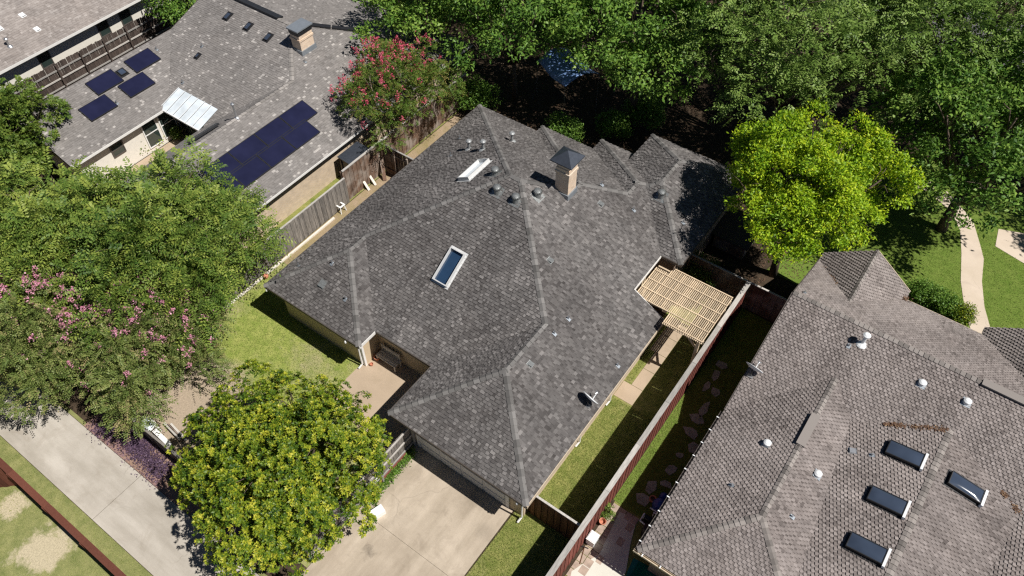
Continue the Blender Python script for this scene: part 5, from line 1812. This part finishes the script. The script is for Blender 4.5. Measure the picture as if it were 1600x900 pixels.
def scatter(name, label, cat, polyfn, n, size, mat, seed, z=0.02, tone=(.5, .2), up=.7, kind='stuff', zr_=.03):
    rng = np.random.default_rng(seed)
    pts = polyfn(rng, n)
    n = len(pts)
    b = np.column_stack([pts, z + rng.uniform(0, zr_, n)])
    ax = unit(np.column_stack([rng.normal(size=n), rng.normal(size=n), np.abs(rng.normal(size=n)) * up]))
    root = thing(name, label, cat, (float(pts[:, 0].mean()), float(pts[:, 1].mean()), 0))
    ob = leaf_mesh(name, b, ax, rng.normal(size=(n, 3)) + np.array([0, 0, 1.0]), rng.uniform(.6, 1.3, n) * size[0], rng.uniform(.7, 1.2, n) * size[1], rng.normal(*tone, n), mat, root)
    loc = root.location.copy()
    ob.parent = None
    ob.location = loc
    bpy.data.objects.remove(root)
    ob['label'] = label; ob['category'] = cat
    ob['kind'] = kind
    return ob


def rects(*rs):
    def f(rng, n):
        ar = np.array([(r[1] - r[0]) * (r[3] - r[2]) for r in rs]); k = rng.choice(len(rs), n, p=ar / ar.sum())
        R = np.array(rs)[k]
        return np.column_stack([R[:, 0] + (R[:, 1] - R[:, 0]) * rng.random(n), R[:, 2] + (R[:, 3] - R[:, 2]) * rng.random(n)])
    return f


def blobs(cs, r):
    def f(rng, n):
        c = np.array(cs)[rng.choice(len(cs), n)]
        return c + rng.normal(size=(n, 2)) * r
    return f


def thinned(fn, bare):
    """no blades where the turf is worn away"""
    def f(rng, n):
        p = fn(rng, n)
        keep = np.ones(len(p), bool)
        for x, y, r in bare:
            d = np.hypot(p[:, 0] - x, p[:, 1] - y)
            keep &= rng.random(len(p)) < np.clip((d / r) ** 2.5, 0, 1)
        return p[keep]
    return f


def outside(fn, poly):
    px = np.array([q[0] for q in poly]); py = np.array([q[1] for q in poly])
    def f(rng, n):
        p = fn(rng, n)
        ins = np.zeros(len(p), bool)
        for a in range(len(px)):
            b = a - 1
            cr = (py[a] > p[:, 1]) != (py[b] > p[:, 1])
            xs = (px[b] - px[a]) * (p[:, 1] - py[a]) / (py[b] - py[a] + 1e-12) + px[a]
            ins ^= cr & (p[:, 0] < xs)
        return p[~ins]
    return f


bare = [(_d.x, _d.y, 2.0), (_d.x + 1, _d.y - 1, 2.0), (at(250, 640).x, at(250, 640).y, 2.0)]
scatter('grass', 'mown grass of the back lawn left of the grey house', 'grass', thinned(rects((-25.1, -17.4, 4.3, 12.2), (-17.4, -12.9, 5, 10), (-24.9, -22.2, 12, 15)), bare), 52000, (.06, .014), M['grassblade'], 401, 0.0, (.42, .2), 1.2)
scatter('grass', 'mown grass of the side lawn along the red fence', 'grass', rects((-7.45, -4.7, 5, 10.8), (-7.0, -4.7, 11, 17.5), (-7.0, -6.7, 18.5, 20.6), (-4.4, -2.6, 13.4, 22)), 60000, (.06, .014), M['grassblade'], 402, 0.0, (.45, .24), 1.2)
scatter('grass', 'grass of the front lawn beside the curving walk', 'grass', outside(outside(rects((-2, 9, 29.5, 38)), [(q.x, q.y) for q in pts_walk]), pts_drive), 35000, (.07, .016), M['grassblade'], 403, 0.0, (.25, .2), 1.2)
scatter('grass', 'dry grass along the alley edge and vacant lot', 'grass', thinned(rects((-32, -8, -.1, .33), (-30, -10, -6, -.5)), [(_n.x, _n.y, 1.8)]), 45000, (.05, .013), M['grassblade'], 404, 0.0, (.6, .22), 1.1)
bl = [at(*q) for q in ((160, 668), (175, 676), (190, 680), (205, 695), (215, 705), (225, 715), (240, 728), (250, 740))]
scatter('ground_cover', 'purple ground cover between the alley and the board fence', 'ground cover', blobs([(q.x, q.y + .1) for q in bl], .26), 7000, (.09, .04), M['purple'], 405, 0.0, (.5, .22), 1.4, zr_=.16)
iv = [(-12.45, 7.3 + .25 * i) for i in range(12)]
scatter('ivy', 'green ivy creeping along the driveway edge by the gate', 'ivy', blobs(iv, .1), 1600, (.08, .06), M['leaf_oak'], 406, 0.02, (.5, .2), 1.0, zr_=.2)
rngl = np.random.default_rng(77)
scatter('fallen_leaves', 'fallen brown leaves on the soil under the back trees', 'leaves', rects((-25, -3, 28.5, 40), (-6.5, -2, 25.7, 31)), 9000, (.09, .06), M['litter'], 407, 0.0, (.3, .25), .15)


def roof_litter(label, segs, n, seed):
    rng = np.random.default_rng(seed)
    bs = []
    for (a, b, w) in segs:
        a = np.array(a); b = np.array(b)
        k = int(n / len(segs))
        f = rng.random(k)
        q = a + (b - a) * f[:, None] + rng.normal(0, w, (k, 3)) * np.array([1, 1, 0])
        q[:, 2] += .05
        bs.append(q)
    b = np.concatenate(bs); n = len(b)
    root = thing('roof_litter', label, 'leaves', tuple(b[0]))
    ob = leaf_mesh('roof_litter', b, rng.normal(size=(n, 3)) * np.array([1, 1, .3]), rng.normal(0, .3, (n, 3)) + np.array([0, 0, 1]), rng.uniform(.05, .1, n), rng.uniform(.03, .06, n), rng.normal(.45, .25, n), M['litter'], root)
    loc = root.location.copy(); ob.parent = None; ob.location = loc
    bpy.data.objects.remove(root)
    ob['label'] = label; ob['category'] = 'leaves'; ob['kind'] = 'stuff'


v1 = Vector(VR); v2 = Vector(R2F)
roof_litter('dry brown leaves caught in the valley above the smoked skylights', [(v1.lerp(v2, .35), v1.lerp(v2, .55), .05), (v1.lerp(v2, .62), v1.lerp(v2, .98), .06)], 420, 501)
roof_litter('dry leaves at the foot of the front gable valley', [((-1.9, 27.8, zb(27.8)), (-1.0, 26.4, zb(26.4)), .06), ((1.5, 28.0, zb(28.0)), (1.75, 28.2, zb(28.2)), .12)], 420, 502)
roof_litter('clump of dry leaves in the valley right of the last skylight', [(Vector(R2F).lerp(Vector(V3), .9), Vector(R2F).lerp(Vector(V3), .98), .07), (Vector(R2F).lerp(Vector(V3), .75), Vector(R2F).lerp(Vector(V3), .8), .05)], 150, 503)
